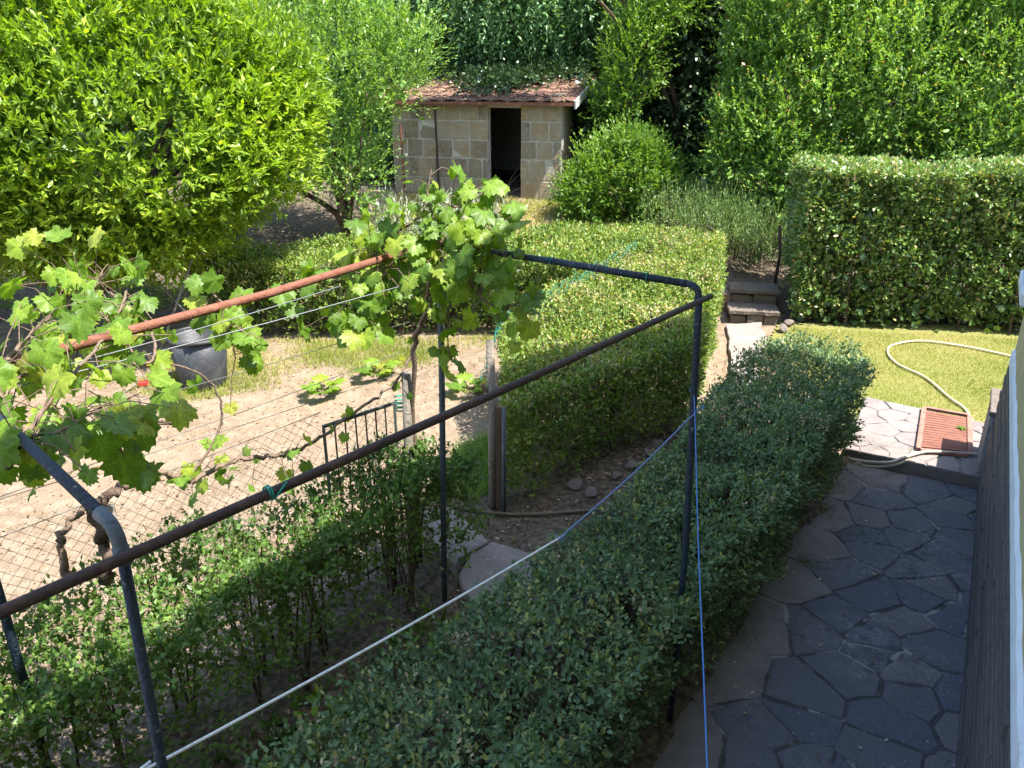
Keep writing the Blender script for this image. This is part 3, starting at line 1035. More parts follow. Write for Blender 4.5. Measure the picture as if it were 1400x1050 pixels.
def shed():
    rng = np.random.default_rng(7)
    g = 1.12
    t = thing('shed', 'small tufa block shed with open doorway and red roof overgrown by ivy', 'shed', (*((SA + SB) / 2), g))
    H, TH = 1.77, .22
    P = lambda u, n=0.0: SA + SU * u + SN * n
    d0, d1 = 2.02, 2.68                                           # doorway
    # front wall: mortar core + blocks
    core = []
    for a, b in ((0, d0 - .01), (d1 + .01, SL)):
        core.append(box(P((a + b) / 2, -TH / 2 - .005), SU, SN, (b - a) / 2, TH / 2 - .002, g - .3, g + H))
    core.append(box(P((d0 + d1) / 2, -TH / 2 - .012), SU, SN, (d1 - d0) / 2 + .02, TH / 2 - .02, g + H - .06, g + H))
    fw = obj('front_wall', mesh('front_wall', *join(core), M['tufa_mortar']), t)
    ch = [.36, .39, .35, .36, .31]
    z = g + .0
    z0 = g - .12
    for r, h in enumerate(ch):
        zb = z0 if r == 0 else z
        off = (r % 2) * .17
        for lo, hi in ((0.0, d0), (d1, SL)):
            x = lo
            first = True
            while x < hi - .02:
                w = rng.uniform(.30, .40) if not (first and off) else rng.uniform(.16, .24)
                first = False
                e = min(x + w, hi)
                if hi - e < .12:
                    e = hi
                V, F = box(P((x + e) / 2, -TH / 2 + rng.uniform(-.002, .006)), SU, SN, (e - x) / 2 - .014, TH / 2, zb + .015, z + h - .012, .008)
                obj('block', mesh('block', V + rng.normal(size=V.shape) * .005, F, M['tufa'] if rng.random() < .62 else M['tufa_stained']), fw)
                x = e
        z += h
    # other walls, floor
    D = 2.35
    obj('side_wall', mesh('side_wall', *box(P(SL - TH / 2, -D / 2 - TH), SU, SN, TH / 2 - .003, D / 2, g - .3, g + H + .2), M['tufa']), t)
    obj('side_wall', mesh('side_wall', *box(P(TH / 2, -D / 2 - TH), SU, SN, TH / 2 - .003, D / 2, g - .3, g + H + .2), M['tufa']), t)
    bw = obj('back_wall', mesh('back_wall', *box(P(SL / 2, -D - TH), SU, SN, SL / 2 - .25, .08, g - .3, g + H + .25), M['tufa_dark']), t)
    for r in range(5):
        for k in range(4):
            u = 1.9 + k * .42 + (r % 2) * .2
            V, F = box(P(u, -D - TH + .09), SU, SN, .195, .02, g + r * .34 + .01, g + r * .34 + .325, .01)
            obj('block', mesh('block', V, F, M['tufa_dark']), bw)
    obj('shed_floor', mesh('shed_floor', *box(P(SL / 2, -D / 2 - .1), SU, SN, SL / 2 - .05, D / 2, g - .1, g + .02), M['dark_in']), t)
    # roof: sheets of flat tile rising to the back, timber eaves board, white gable board
    ov, sl = .22, .17
    zr = g + H + .05
    rows, cols = 8, 13
    x0, x1 = -.45, SL + .28
    rf = obj('roof', mesh('roof', *join([bar((*P(x0 + .02, ov - .02), zr - .02), (*P(x1 - .02, ov - .02), zr - .02), .04, .06)]), M['rust']), t)
    dpt = D + TH + ov + .3
    for r in range(rows):
        for c in range(cols):
            u0, u1 = x0 + (x1 - x0) * c / cols, x0 + (x1 - x0) * (c + 1) / cols
            n0, n1 = ov - dpt * r / rows, ov - dpt * (r + 1) / rows - .06
            j = rng.normal() * .006
            V = []
            k = 5
            for nn, zo in ((n0, .022), (n1, .0)):
                for i in range(k):
                    u = u0 + (u1 - u0) * i / (k - 1)
                    q = P(u, nn)
                    V.append((q[0], q[1], zr + (ov - nn) * sl + zo + j + .03 * math.sin(math.pi * i / (k - 1))))
            V = np.array(V)
            V = np.vstack([V, V - (0, 0, .015)])
            F = [(i, i + 1, k + i + 1, k + i) for i in range(k - 1)] + [(2 * k + i, 3 * k + i, 3 * k + i + 1, 2 * k + i + 1) for i in range(k - 1)] + [(i + 1, i, 2 * k + i, 2 * k + i + 1) for i in range(k - 1)]
            obj('roof_tile', mesh('roof_tile', V, F, M['roof']), rf)
    a, b = P(x1 + .012, ov + .02), P(x1 + .012, ov - dpt * .62)
    obj('gable_board', mesh('gable_board', *bar((*a, zr - .03), (*b, zr - .03 + (dpt * .62 + .02) * sl), .03, .15), M['fascia_white']), t)
    # sticks and tools leaning inside
    parts = []
    for a, b in (((2.25, .05, 0.0), (2.5, -.6, .62)), ((2.22, .1, .02), (2.62, -.5, .55)), ((2.3, .15, -.02), (2.9, .0, .30)), ((2.66, -.1, .0), (2.76, -.5, 1.3)), ((2.7, -.15, .0), (2.71, -.5, 1.1)), ((2.45, .0, .15), (2.85, -.1, .02))):
        p, q = P(a[0], a[1] - .3), P(b[0], b[1] - .3)
        parts.append(tube([(*p, g + .03 + a[2]), (*((p + q) / 2 + rng.normal(size=2) * .02), g + .03 + (a[2] + b[2]) / 2), (*q, g + b[2])], .011, 5))
    u = rng.uniform(x0, x1, 2600)
    nn = ov - dpt * rng.random(2600)
    Pl = np.column_stack([SA[0] + SU[0] * u + SN[0] * nn, SA[1] + SU[1] * u + SN[1] * nn, zr + (ov - nn) * sl + .045])
    V, F, T = leaves(Pl, rng.normal(size=Pl.shape) * (1, 1, .2), np.array([0, 0, 1.0]) + rng.normal(size=Pl.shape) * .3, .06, .035, DIAMOND, rng.random(2600))
    obj('leaf_litter', mesh('leaf_litter', V, F, M['lf_dry'], False, T), t, 'stuff')
    s = tag(obj('stick', mesh('stick', *join(parts[:3]), M['cane'])), 'bundle of pale dry sticks leaning in the shed doorway', 'sticks')
    tl = tag(obj('tool_handle', mesh('tool_handle', *join(parts[3:4]), M['wood_grey'])), 'tall grey tool handle leaning upright inside the shed doorway', 'tool')
    return t


shed()
for (u, n, z1, lab) in ((1.0, .10, 1.85, 'thin dark rusty pipe standing against the shed wall midway to the door'),
                        (.28, .16, 1.5, 'short rust red pipe at the outer end of the shed wall')):
    q = SA + SU * u + SN * n
    o = tag(obj('rusty_pipe', mesh('rusty_pipe', *tube([(*q, 1.0), (*(q + SU * -.03), 1.0 + z1)], .022, 8), M['rust_dark'] if z1 > 1.6 else M['rust'])), lab, 'pipe')

# ------------------------------------------------------------------ pergola frame of pipes
def pipe(name, pts, r, m, parent, sides=14):
    return obj(name, mesh(name, *tube(pts, r, sides), m, True), parent)


ZP = 2.65
PL, PR = np.array([-.875, 1.50]), np.array([.87, 3.57])            # front poles
PB = np.array([-.41, 4.42])
PX = np.array([-1.75, 2.34])                                       # where the rusty rail crosses the side bar
PX2 = np.array([-2.16, 2.73])
pg = thing('pergola', 'pipe pergola with rusty rails on dark blue posts carrying the grape vines', 'pergola', (0, 3, 0))
pipe('post', [(.935, 3.58, -.05), (.925, 3.575, 1.2), (.88, 3.57, 2.42), (.872, 3.57, 2.6)], .0175, M['paint_blue'], pg)
pipe('post', [(-.93, 1.50, .05), (-.90, 1.5, 1.6), (-.875, 1.5, 2.55)], .0132, M['paint_blue'], pg)
pipe('post', [(-.462, 4.46, .2), (-.42, 4.43, 2.0), (-.41, 4.42, 2.7)], .019, M['zinc'], pg)
pipe('post', [(*PX2, .1), (*(PX2 + .01), 1.5), (*PX2, 2.66)], .02, M['paint_blue'], pg)


def elbow(p, d, parent):
    d = np.array([*d, 0])
    c = np.array([*p, ZP])
    arc = [c + (0, 0, -.09), c + (0, 0, -.05)] + [c + (0, 0, -.05) + .05 * (d * (1 - math.cos(a)) + np.array([0, 0, math.sin(a)])) for a in np.linspace(0, math.pi / 2, 7)] + [c + d * .09]
    pipe('elbow', arc, [.0185, .0185] + [.0162] * 7 + [.0185], M['zinc'] if p is PL else M['paint_blue'], parent)


dR = unit(PB - PR)
dL = unit(PX2 - PL)
elbow(PR, dR, pg)
elbow(PL, dL, pg)
pipe('crossbar', [(*(PR + dR * .06), ZP), (*((PR + PB) / 2), ZP + .012), (*(PB + dR * .03), ZP + .01)], .0175, M['paint_blue'], pg)
pipe('crossbar', [(*(PL + dL * .06), ZP), (*((PL + PX2) / 2), ZP + .004), (*(PX2 + dL * .05), ZP)], .0148, M['paint_blue'], pg)
fd = unit(PR - PL)
fo = np.array([fd[1], -fd[0]]) * .037
pipe('rail', [(*(PL - fd * 1.3 + fo), ZP - .052), (*(PL + fo), ZP - .055), (*((PL + PR) / 2 + fo), ZP - .06), (*(PR + fd * .055 + fo), ZP - .055)], .0138, M['rust_dark'], pg)
bd = unit(PB - PX)
pipe('rail', [(*(PX - bd * .12), ZP + .036), (*((PX + PB) / 2), ZP + .012), (*(PB + bd * .02), ZP + .03)], .019, M['rust'], pg)
# wires strung over the frame
for (a, b, z1, z2, m, r) in (((0, 527), (545, 392), ZP - .02, ZP, 'wire_pale', .0026), ((60, 500), (466, 391), ZP + .02, ZP, 'wire_pale', .0024)):
    p, q = az(*a, z1), az(*b, z2)
    p = p + (p - q) * .5
    pts = np.array([p + (q - p) * t - np.array([0, 0, .02 * math.sin(t * math.pi)]) for t in np.linspace(0, 1, 12)])
    pipe('wire', pts, r, M[m], pg, 5)
for (a, b) in (((0, 678), (548, 482)), ((-60, 700), (565, 505)), ((0, 600), (560, 440))):
    p, q = af(*a), af(*b)
    pipe('wire', [p + (p - q) * .15, (p + q) / 2 - (0, 0, .015), q], .0022, M['wire'], pg, 4)
# knotted ties
for (px, py) in ((1, 0), (0, 0)):
    pass
for t_ in (.13, .31, .62, .83):
    c = PL + (PR - PL) * t_ + fo
    pts = [(c[0] + .019 * math.cos(a) * fd[1] + fd[0] * a * .0012, c[1] - .019 * math.cos(a) * fd[0] + fd[1] * a * .0012, ZP - .055 + .019 * math.sin(a)) for a in np.linspace(0, 12, 26)]
    if t_ < .2:
        pipe('tie', pts + [(c[0] + .05, c[1] + .02, ZP - .03)], .0028, M['tie'], pg, 4)
for k in range(5):
    c = PR + dR * (.25 + k * .27)
    pts = [np.array([c[0], c[1], ZP + .006]) + .025 * (math.cos(a) * np.array([dR[1], -dR[0], 0]) + math.sin(a) * np.array([0, 0, 1])) + np.array([*dR, 0]) * a * .003 for a in np.linspace(0, 9, 20)]
    pipe('tie', pts, .0022, M['wire_pale'] if k % 2 else M['tie'], pg, 4)


# ropes
def rope(name, pts, r, m, label, twist=True):
    return tag(obj(name, mesh(name, *tube(spline(pts, 6), r, 6), M[m], True)), label, name.split('_')[-1])


ra = np.array([-.915, 1.515, 1.935])
rb = np.array([.915, 3.56, 2.02])
mid = ay(766, 735, ra[1] + (rb[1] - ra[1]) * .70)
rope('clothes_rope', [ra + (-.012, .0, .01), ra, ra * .66 + mid * .34 - (0, 0, .012), ra * .33 + mid * .67 - (0, 0, .012), mid], .0046, 'rope_white', 'white clothes rope stretched over the near hedge from the thick post', )
rope('mooring_rope', [mid + (-.02, 0, .01), mid + (.01, .01, -.03), mid + (.02, .0, .012), mid, mid * .5 + rb * .5 - (0, 0, .02), rb, rb + (.03, 0, .01)], .0044, 'rope_grey', 'grey blue rope knotted to the white clothes rope over the path')
q = az(967, 1050, 1.78)
tpt = np.array([.888, 3.55, 2.10])
rope('blue_cord', [tpt + (-.02, .02, .02), tpt, tpt * .5 + q * .5 - (0, 0, .03), q, q + (q - tpt) * .62 - (0, 0, .01)], .0027, 'cord_blue', 'thin bright blue cord tied to the post beside the patio')

# ------------------------------------------------------------------ fence, gate and posts
FU3 = np.array([*FDIR, 0])
fence = thing('wire_fence', 'sagging chain link fence with wooden posts along the bare vegetable plot', 'fence', (*FP0, .2))


def chain(p0, p1, z0, z1, cell, r, m, parent, rng, sag=.02):
    p0, p1 = np.asarray(p0, float), np.asarray(p1, float)
    L = np.linalg.norm(p1 - p0)
    u = (p1 - p0) / L
    nrm = np.array([-u[1], u[0]])
    H = z1 - z0
    parts = []
    off = lambda s, h: .02 * math.sin(s * 1.7 + 2 * h) + .012 * math.sin(s * 5 + h * 4)
    k = 0
    for s in np.arange(-H, L, cell):
        for sgn in (1, -1):
            a, b = (s, z0), (s + H, z1)
            if sgn < 0:
                a, b = (s + H, z0), (s, z1)
            pts = []
            for t in np.linspace(0, 1, 13):
                x, h = a[0] + (b[0] - a[0]) * t, H * t
                if 0 <= x <= L:
                    x += .006 * math.sin(h * 40 + s * 9)
                    q = p0 + u * x + nrm * off(x, h)
                    pts.append((q[0], q[1], z0 + h - sag * math.sin(x * 2.2) * t))
            if len(pts) > 1:
                parts.append(tube(pts, r, 3, False))
    V, F = join(parts)
    return obj('wire_mesh', mesh('wire_mesh', V, np.array(F), m), parent, 'stuff')


rf = np.random.default_rng(31)
chain(FP0 + FDIR * .66, FP0 + FDIR * 5.2, .25, 1.66, .066, .0013, M['fence_wire'], fence, rf)
chain(FP0 + FDIR * .05, FP0 + FDIR * .64, .25, 1.6, .066, .0013, M['fence_wire'], fence, rf)
for s, z1, r in ((.0, 1.72, .036), (1.95, 1.6, .022), (3.4, 1.7, .03), (4.9, 1.7, .03)):
    q = FP0 + FDIR * s
    pts = [(q[0], q[1], .1), (q[0] + .01, q[1], .9), (q[0] + .025, q[1] - .01, z1)]
    obj('post', mesh('post', *tube(pts, [r, r * .96, r * .88], 7), M['wood_grey'], True), fence)
pipe('top_wire', [(*(FP0 + FDIR * .66), 1.66), (*(FP0 + FDIR * 3), 1.63), (*(FP0 + FDIR * 5.2), 1.66)], .0025, M['wire'], fence, 4)

gate = thing('garden_gate', 'small green metal gate with upright bars beside the wooden post', 'gate', (*(FP0 + FDIR * .5), .25))
g0, g1 = FP0 + FDIR * .07 + FN * .02, FP0 + FDIR * .64 + FN * .02
for z in (.35, 1.52):
    obj('rail', mesh('rail', *bar((*g0, z), (*g1, z + (.0 if z < 1 else .03)), .014, .02), M['green_paint']), gate)
for k in range(8):
    q = g0 + (g1 - g0) * k / 7
    w = .016 if k in (0, 7) else .009
    obj('bar', mesh('bar', *bar((*q, .3), (*q, 1.53 + .03 * k / 7 - (.0 if k in (0, 7) else .02)), w, w), M['green_paint'] if k in (0, 7) else M['rust_dark']), gate)
q = FP0 + FDIR * -.02 + FN * .05
pt = [(q[0] + .045 * math.cos(a), q[1] + .045 * math.sin(a), 1.42 + .0016 * a * 3) for a in np.linspace(0, 22, 60)]
obj('lashing', mesh('lashing', *tube(pt, .006, 5), M['tie']), gate)

q = az(574, 762, .24)
tag(obj('steel_post', mesh('steel_post', *tube([(q[0], q[1], .15), (q[0] - .005, q[1], 1.28)], .021, 10), M['paint_blue'], True)), 'short dark blue pipe post sunk in the hedge end by the path slab', 'post')
q = az(689, 698, .28)
tag(obj('steel_post', mesh('steel_post', *tube([(q[0], q[1], .15), (q[0] + .003, q[1], 1.18)], .017, 10), M['zinc'], True)), 'grey steel pipe post against the shaded end of the inner hedge', 'post')
q = az(674, 690, .3)
wp = thing('wooden_post', 'weathered grey timber post with a broken stub by the plot entrance', 'post', (*q[:2], .3))
obj('shaft', mesh('shaft', *tube([(q[0], q[1] + .05, .15), (q[0] + .005, q[1] + .05, 1.0), (q[0] - .012, q[1] + .06, 1.68)], [.04, .038, .03], 7), M['wood_grey'], True), wp)
obj('plank', mesh('plank', *bar((q[0] + .05, q[1] + .02, .2), (q[0] + .05, q[1] + .03, 1.15), .03, .05), M['twig']), wp)
obj('stub', mesh('stub', *tube([(q[0] - .0, q[1] + .05, 1.22), (q[0] - .08, q[1] + .03, 1.33)], [.02, .014], 6), M['bark'], True), wp)

# green netting laid over the inner hedge edge
def netting():
    rng = np.random.default_rng(41)
    line = [az(672, 480, 1.1), az(690, 440, 1.25), az(712, 425, 1.3), az(752, 408, 1.33), az(790, 385, 1.38), az(830, 362, 1.42), az(872, 338, 1.45)]
    line = spline(line, 6)
    lo = line + (-.10, -.12, -.34)
    parts = []
    n = len(line)
    rows = 6
    Gd = np.array([[line[i] + (lo[i] - line[i]) * k / rows + rng.normal(size=3) * .018 + (0, 0, .095) for k in range(rows + 1)] for i in range(n)])
    for k in range(rows + 1):
        for ph in (0, 1):
            pts = np.array([Gd[i, min(rows, max(0, k + ((i + ph) % 2)))] for i in range(n)])
            parts.append(tube(pts, .0026, 3, False))
    for i in range(0, n, 2):
        parts.append(tube(Gd[i], .0026, 3, False))
    V, F = join(parts)
    tag(obj('green_netting', mesh('green_netting', V, np.array(F), M['net'])), 'torn turquoise plastic netting draped along the inner hedge edge', 'netting')


netting()

# ------------------------------------------------------------------ hedges
NEAR = [(-1.75, 1.35), (-1.05, 2.5), (-.66, 3.1), (-.04, 3.76), (.82, 4.75), (1.6, 6.15), (2.15, 7.1), (2.95, 8.0), (3.45, 7.6), (3.36, 6.95), (2.12, 5.05), (1.04, 3.6), (.16, 2.33), (-.7, 1.18)]
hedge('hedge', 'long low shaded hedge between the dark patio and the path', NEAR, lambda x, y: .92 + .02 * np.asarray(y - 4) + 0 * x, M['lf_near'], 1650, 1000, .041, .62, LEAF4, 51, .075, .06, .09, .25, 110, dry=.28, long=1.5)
ARM = [(-.03, 5.52), (1.72, 6.9), (2.5, 9.1), (2.88, 10.7), (1.9, 11.1), (.9, 9.1), (.05, 8.0), (-.12, 7.0)]
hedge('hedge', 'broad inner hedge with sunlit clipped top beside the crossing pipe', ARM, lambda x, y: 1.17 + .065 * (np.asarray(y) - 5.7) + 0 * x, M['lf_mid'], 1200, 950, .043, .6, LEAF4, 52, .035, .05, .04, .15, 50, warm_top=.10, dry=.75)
BACK = [(-3.95, 9.2), (-.5, 9.4), (.95, 9.15), (1.95, 11.15), (.5, 11.35), (-3.7, 10.4)]
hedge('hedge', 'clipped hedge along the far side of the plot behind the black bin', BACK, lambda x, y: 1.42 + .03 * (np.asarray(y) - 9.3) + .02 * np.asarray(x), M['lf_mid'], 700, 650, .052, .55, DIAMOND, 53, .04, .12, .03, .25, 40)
RB0, RB1 = np.array([3.98, 10.85]), np.array([8.2, 10.16])
rd = unit(RB1 - RB0)
rn = np.array([-rd[1], rd[0]])
RIGHT = [RB0, RB1, RB1 + rn * 1.25, RB0 + rn * 1.25]
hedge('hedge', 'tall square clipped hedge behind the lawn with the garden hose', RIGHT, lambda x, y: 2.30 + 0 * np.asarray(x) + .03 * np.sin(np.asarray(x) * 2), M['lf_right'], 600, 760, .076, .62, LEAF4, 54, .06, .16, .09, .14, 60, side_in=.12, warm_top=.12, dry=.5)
l0, l1 = np.array([-.62, 5.0]), np.array([-3.6, 1.55])
ln_ = np.array([.758, -.652])
LEFT = [l0 + ln_ * .42 + (.1, .1), l0 - ln_ * .1, l1 - ln_ * .1, l1 + ln_ * .85]
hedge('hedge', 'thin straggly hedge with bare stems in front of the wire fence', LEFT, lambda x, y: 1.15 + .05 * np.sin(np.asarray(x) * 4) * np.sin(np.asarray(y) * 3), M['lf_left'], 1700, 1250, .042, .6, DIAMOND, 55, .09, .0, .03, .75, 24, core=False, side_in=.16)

# ------------------------------------------------------------------ trees and shrubs
c0 = az(80, 470, .4)
tree('citrus_tree', 'rounded yellow green fruit tree towering over the vegetable plot', 'tree', (-5.4, 9.4),
     [(-4.55, 9.2, 3.0, 2.05, 1.7, 1.75), (-5.9, 9.0, 2.85, 1.7, 1.6, 1.45), (-3.35, 9.5, 2.85, 1.1, 1.1, .95), (-5.2, 9.4, 4.2, 2.0, 1.7, 1.4), (-4.6, 8.8, 2.15, 1.45, 1.0, .75), (-7.2, 9.4, 3.2, 1.5, 1.5, 2.0), (-3.0, 9.7, 3.3, .8, .8, .8)],
     M['lf_citrus'], 15000, .19, 9, .104, .34, DIAMOND, 61, up=.7, warm=.03, trunk_r=.13, depth=.16, inner=.5, spread=.75)
tree('pear_tree', 'airy pale green fruit tree standing before the shed', 'tree', (-2.75, 13.2),
     [(-3.1, 13.4, 3.5, 1.3, 1.1, 1.5), (-2.95, 13.2, 2.7, .9, .9, 1.0), (-3.6, 13.6, 4.7, 1.5, 1.2, 1.2), (-3.9, 13.6, 2.6, 1.2, 1.0, 1.2), (-2.15, 13.2, 3.4, .75, .8, .6), (-2.6, 12.9, 1.9, .5, .5, .6), (-1.75, 13.1, 3.9, .5, .5, .5)],
     M['lf_pear'], 3000, .6, 15, .078, .5, DIAMOND, 62, up=1.0, out=.9, warm=.04, trunk_r=.07, depth=.35, inner=.12, spread=.8, rnd_dir=.35)
# dark woodland behind
BT = 'tall trees crowding behind the shed'
tree('elm_tree', 'dark drooping tree hanging over the shed roof', 'tree', (.6, 20.5),
     [(.2, 19.6, 5.2, 2.3, 1.7, 1.5), (2.4, 19.4, 5.2, 1.9, 1.5, 1.4), (-1.6, 20.2, 5.6, 2.0, 1.6, 1.5), (1.0, 21.5, 4.2, 2.6, 1.4, 1.6)],
     M['lf_elm'], 7500, .55, 9, .14, .42, DIAMOND, 63, up=-.35, warm=.02, trunk_r=.2, depth=.25, inner=.5, curve=.4)
tree('dark_tree', 'very dark tree filling the gap behind the pale fruit tree', 'tree', (-3.2, 21.5),
     [(-3.2, 21.2, 5.0, 2.2, 1.8, 2.0), (-5.5, 21.6, 4.5, 2.4, 1.8, 2.4), (-1.2, 21.8, 3.6, 1.6, 1.3, 1.6), (-4.4, 20.6, 2.6, 1.9, 1.2, 1.2)],
     M['lf_elm'], 4300, .5, 8, .15, .5, DIAMOND, 64, up=.1, warm=.0, trunk_r=.2, inner=.7)
tree('dark_tree', 'shaded tree hidden behind the yellow green fruit tree', 'tree', (-9.0, 19.5),
     [(-9.0, 19.2, 4.6, 2.4, 1.8, 2.6), (-11.5, 19.4, 4.2, 2.4, 1.8, 2.4), (-7.2, 19.6, 3.4, 1.9, 1.4, 2.0), (-9.5, 19.5, 7.4, 3.4, 2.2, 1.8)],
     M['lf_elm'], 3000, .55, 8, .15, .5, DIAMOND, 65, up=.2, warm=.01, trunk_r=.2, inner=.6)
tree('ivy_tree', 'trunk wrapped in dark ivy standing between shed and tall shrubs', 'tree', (3.6, 17.2),
     [(3.7, 17.3, 2.6, .75, .7, 1.7), (3.65, 17.1, 4.6, .5, .5, 1.2), (3.9, 17.6, 4.6, 1.1, .9, 1.3), (2.9, 17.9, 4.0, .8, .8, 1.2), (1.75, 16.9, 2.3, .55, .5, .95), (4.6, 17.2, 3.6, .8, .8, 1.3), (3.2, 17.6, 1.9, 1.2, .6, .9), (.6, 15.0, 6.0, 1.5, .8, .5)],  # last blob: unseen crown added overhead to shade the shed
     M['lf_ivy'], 4600, .22, 8, .11, .85, DIAMOND, 66, up=-.2, warm=.0, trunk_r=.1, inner=.5, depth=.15, limbs=3)
tree('sapling', 'slim leafy sapling reaching above the bush beside the shed', 'tree', (2.1, 15.9),
     [(2.25, 15.9, 3.7, .55, .45, .9), (2.6, 16.0, 4.6, .5, .45, .8), (1.95, 15.9, 2.9, .42, .35, .5), (3.1, 16.2, 4.9, .5, .45, .6)],
     M['lf_bright'], 1100, .38, 11, .085, .45, DIAMOND, 67, up=.9, warm=.02, trunk_r=.03, depth=.35, inner=.1, rnd_dir=.4)
tree('bush', 'bright green bush growing against the shed corner', 'bush', (2.05, 14.9),
     [(1.95, 14.9, 1.7, .75, .6, .7), (2.5, 14.8, 1.55, .6, .55, .6), (1.5, 14.8, 1.45, .55, .5, .5), (2.2, 15.0, 2.05, .45, .45, .4), (2.8, 14.9, 1.15, .7, .5, .5), (1.3, 14.6, 1.3, .4, .35, .45)],
     M['lf_bright'], 1700, .36, 10, .078, .5, DIAMOND, 68, up=.9, warm=.02, trunk_r=.03, inner=.5, depth=.3)
tree('tall_shrub', 'big shrub with reddish shoot tips behind the end of the tall hedge', 'shrub', (5.4, 14.6),
     [(5.3, 14.5, 3.0, 1.5, 1.1, 1.5), (4.3, 14.3, 2.3, .9, .8, 1.1), (6.6, 14.3, 3.2, 1.5, 1.1, 1.6), (5.2, 14.9, 4.6, 1.5, 1.2, 1.1), (4.5, 14.9, 3.8, .8, .8, .9), (4.9, 13.9, 1.7, 1.0, .6, .7)],
     M['lf_shrub'], 6300, .45, 12, .085, .5, DIAMOND, 69, up=.9, warm=.02, trunk_r=.06, depth=.32, inner=.4, tipwarm=.30, spread=.95, rnd_dir=.6)
tree('tall_shrub', 'sunny yellow tipped shrub rising over the middle of the tall hedge', 'shrub', (9.4, 14.6),
     [(8.6, 14.0, 3.4, 1.7, 1.1, 1.7), (10.5, 14.2, 3.5, 1.8, 1.2, 1.9), (8.2, 14.6, 5.0, 1.8, 1.2, 1.2), (10.4, 14.8, 5.2, 1.8, 1.2, 1.2), (7.6, 13.6, 2.3, 1.0, .7, .9), (12.2, 14.0, 3.6, 1.5, 1.2, 2.0)],
     M['lf_shrub'], 8300, .48, 12, .088, .5, DIAMOND, 70, up=1.0, warm=.035, trunk_r=.06, depth=.32, inner=.4, tipwarm=.26, spread=.95, rnd_dir=.6)
tree('dark_tree', 'dark tree top showing above the shrubs beyond the lawn', 'tree', (6.5, 20.5),
     [(5.5, 20.2, 5.0, 2.2, 1.6, 2.2), (8.5, 20.4, 5.4, 2.6, 1.8, 2.4), (12, 20.5, 5.4, 2.8, 1.8, 2.6), (6.2, 19.5, 3.2, 2.5, 1.2, 1.6)],
     M['lf_elm'], 3300, .5, 8, .15, .48, DIAMOND, 71, up=.2, warm=.01, trunk_r=.2, inner=.6)
def undergrowth():
    rng = np.random.default_rng(75)
    n = 6000
    B = np.column_stack([rng.uniform(-20, 22, n), rng.uniform(18.6, 31, n), np.zeros(n)])
    B[:, 2] = hz(B[:, 0], B[:, 1]) + rng.uniform(0, .5, n) ** 2
    V, F, T = shoots(rng, B, np.array([0, -.5, 1.0]) + rng.normal(size=(n, 3)) * .5, rng.uniform(.3, .8, n), 6, .16, .6, DIAMOND, .9, .3, 0)
    obj('undergrowth', mesh('undergrowth', V, F, M['lf_elm'], False, T), None, 'stuff')


undergrowth()
# ivy creeping over the shed roof
ri = np.random.default_rng(72)
iv = thing('roof_ivy', 'ivy creeper spilling from the bank onto the shed roof', 'ivy', (*(SA + SU * 2 - SN * 2.2), 3.2))
k = 2600
u = np.concatenate([ri.uniform(-.5, SL + .2, 1500), ri.normal(2.0, .45, 1100)])
n_ = np.concatenate([-2.6 + np.abs(ri.normal(size=1500)) * .45, -1.5 + ri.normal(size=1100) * .55])
n_ = np.clip(n_, -3, -.1)
P3 = np.column_stack([SA[0] + SU[0] * u + SN[0] * n_, SA[1] + SU[1] * u + SN[1] * n_, 1.12 + 1.87 + (.22 - n_) * .17 + .05 + np.abs(ri.normal(size=len(u))) * .05])
foliage('foliage', [shoots(ri, P3, np.tile([*(SN), .2], (len(u), 1)) + ri.normal(size=(len(u), 3)) * .6, np.full(len(u), .2), 6, .085, .85, DIAMOND, .9, .8, 0)], M['lf_ivy'], iv)
V, F = join([tube(spline([(*(SA + SU * a - SN * 2.7), 3.45), (*(SA + SU * (a + .2) - SN * 1.6), 3.36), (*(SA + SU * (a + .1) - SN * .9), 3.22)], 4), .012, 4) for a in (.6, 1.6, 2.0, 2.5)])
obj('stems', mesh('stems', V, np.array([f for f in F if len(f) == 4]), M['bark']), iv)

# rosemary: upright needle clad shoots
rr = np.random.default_rng(73)
ro = thing('rosemary_bush', 'feathery rosemary bush growing at the top of the garden steps', 'bush', (3.6, 12.8, .6))
k = 1100
B = np.column_stack([rr.normal(3.75, .62, k), rr.uniform(12.3, 14.4, k), np.zeros(k)])
B[:, 0] -= (B[:, 1] - 12.8) * .18
B[:, 2] = hz(B[:, 0], B[:, 1]) + rr.uniform(.05, .35, k)
D = np.array([0, 0, 1.0]) + rr.normal(size=(k, 3)) * np.array([.28, .28, .1])
foliage('foliage', [shoots(rr, B, D, rr.uniform(.35, .8, k), 30, .06, .3, DIAMOND, .75, .2, .02, rr.normal(size=k) * .1)], M['lf_rosemary'], ro)
V, F = join([tube([b, b + unit(d) * .4], .006, 3, False) for b, d in zip(B[::3], D[::3])])
obj('stems', mesh('stems', V, np.array(F), M['bark']), ro, 'stuff')
# silver leaved clump behind the vine
sv = thing('silver_plant', 'silvery narrow leaved plant clump in front of the shed wall', 'plant', (-1.6, 14.2, .9))
k = 620
B = np.column_stack([rr.uniform(-2.5, -.2, k), rr.uniform(13.0, 14.4, k), np.zeros(k)])
B[:, 2] = hz(B[:, 0], B[:, 1])
foliage('foliage', [shoots(rr, B, np.array([0, 0, 1.0]) + rr.normal(size=(k, 3)) * .4, rr.uniform(.3, .75, k), 10, .14, .2, DIAMOND, .8, .3, .0)], M['lf_silver'], sv)

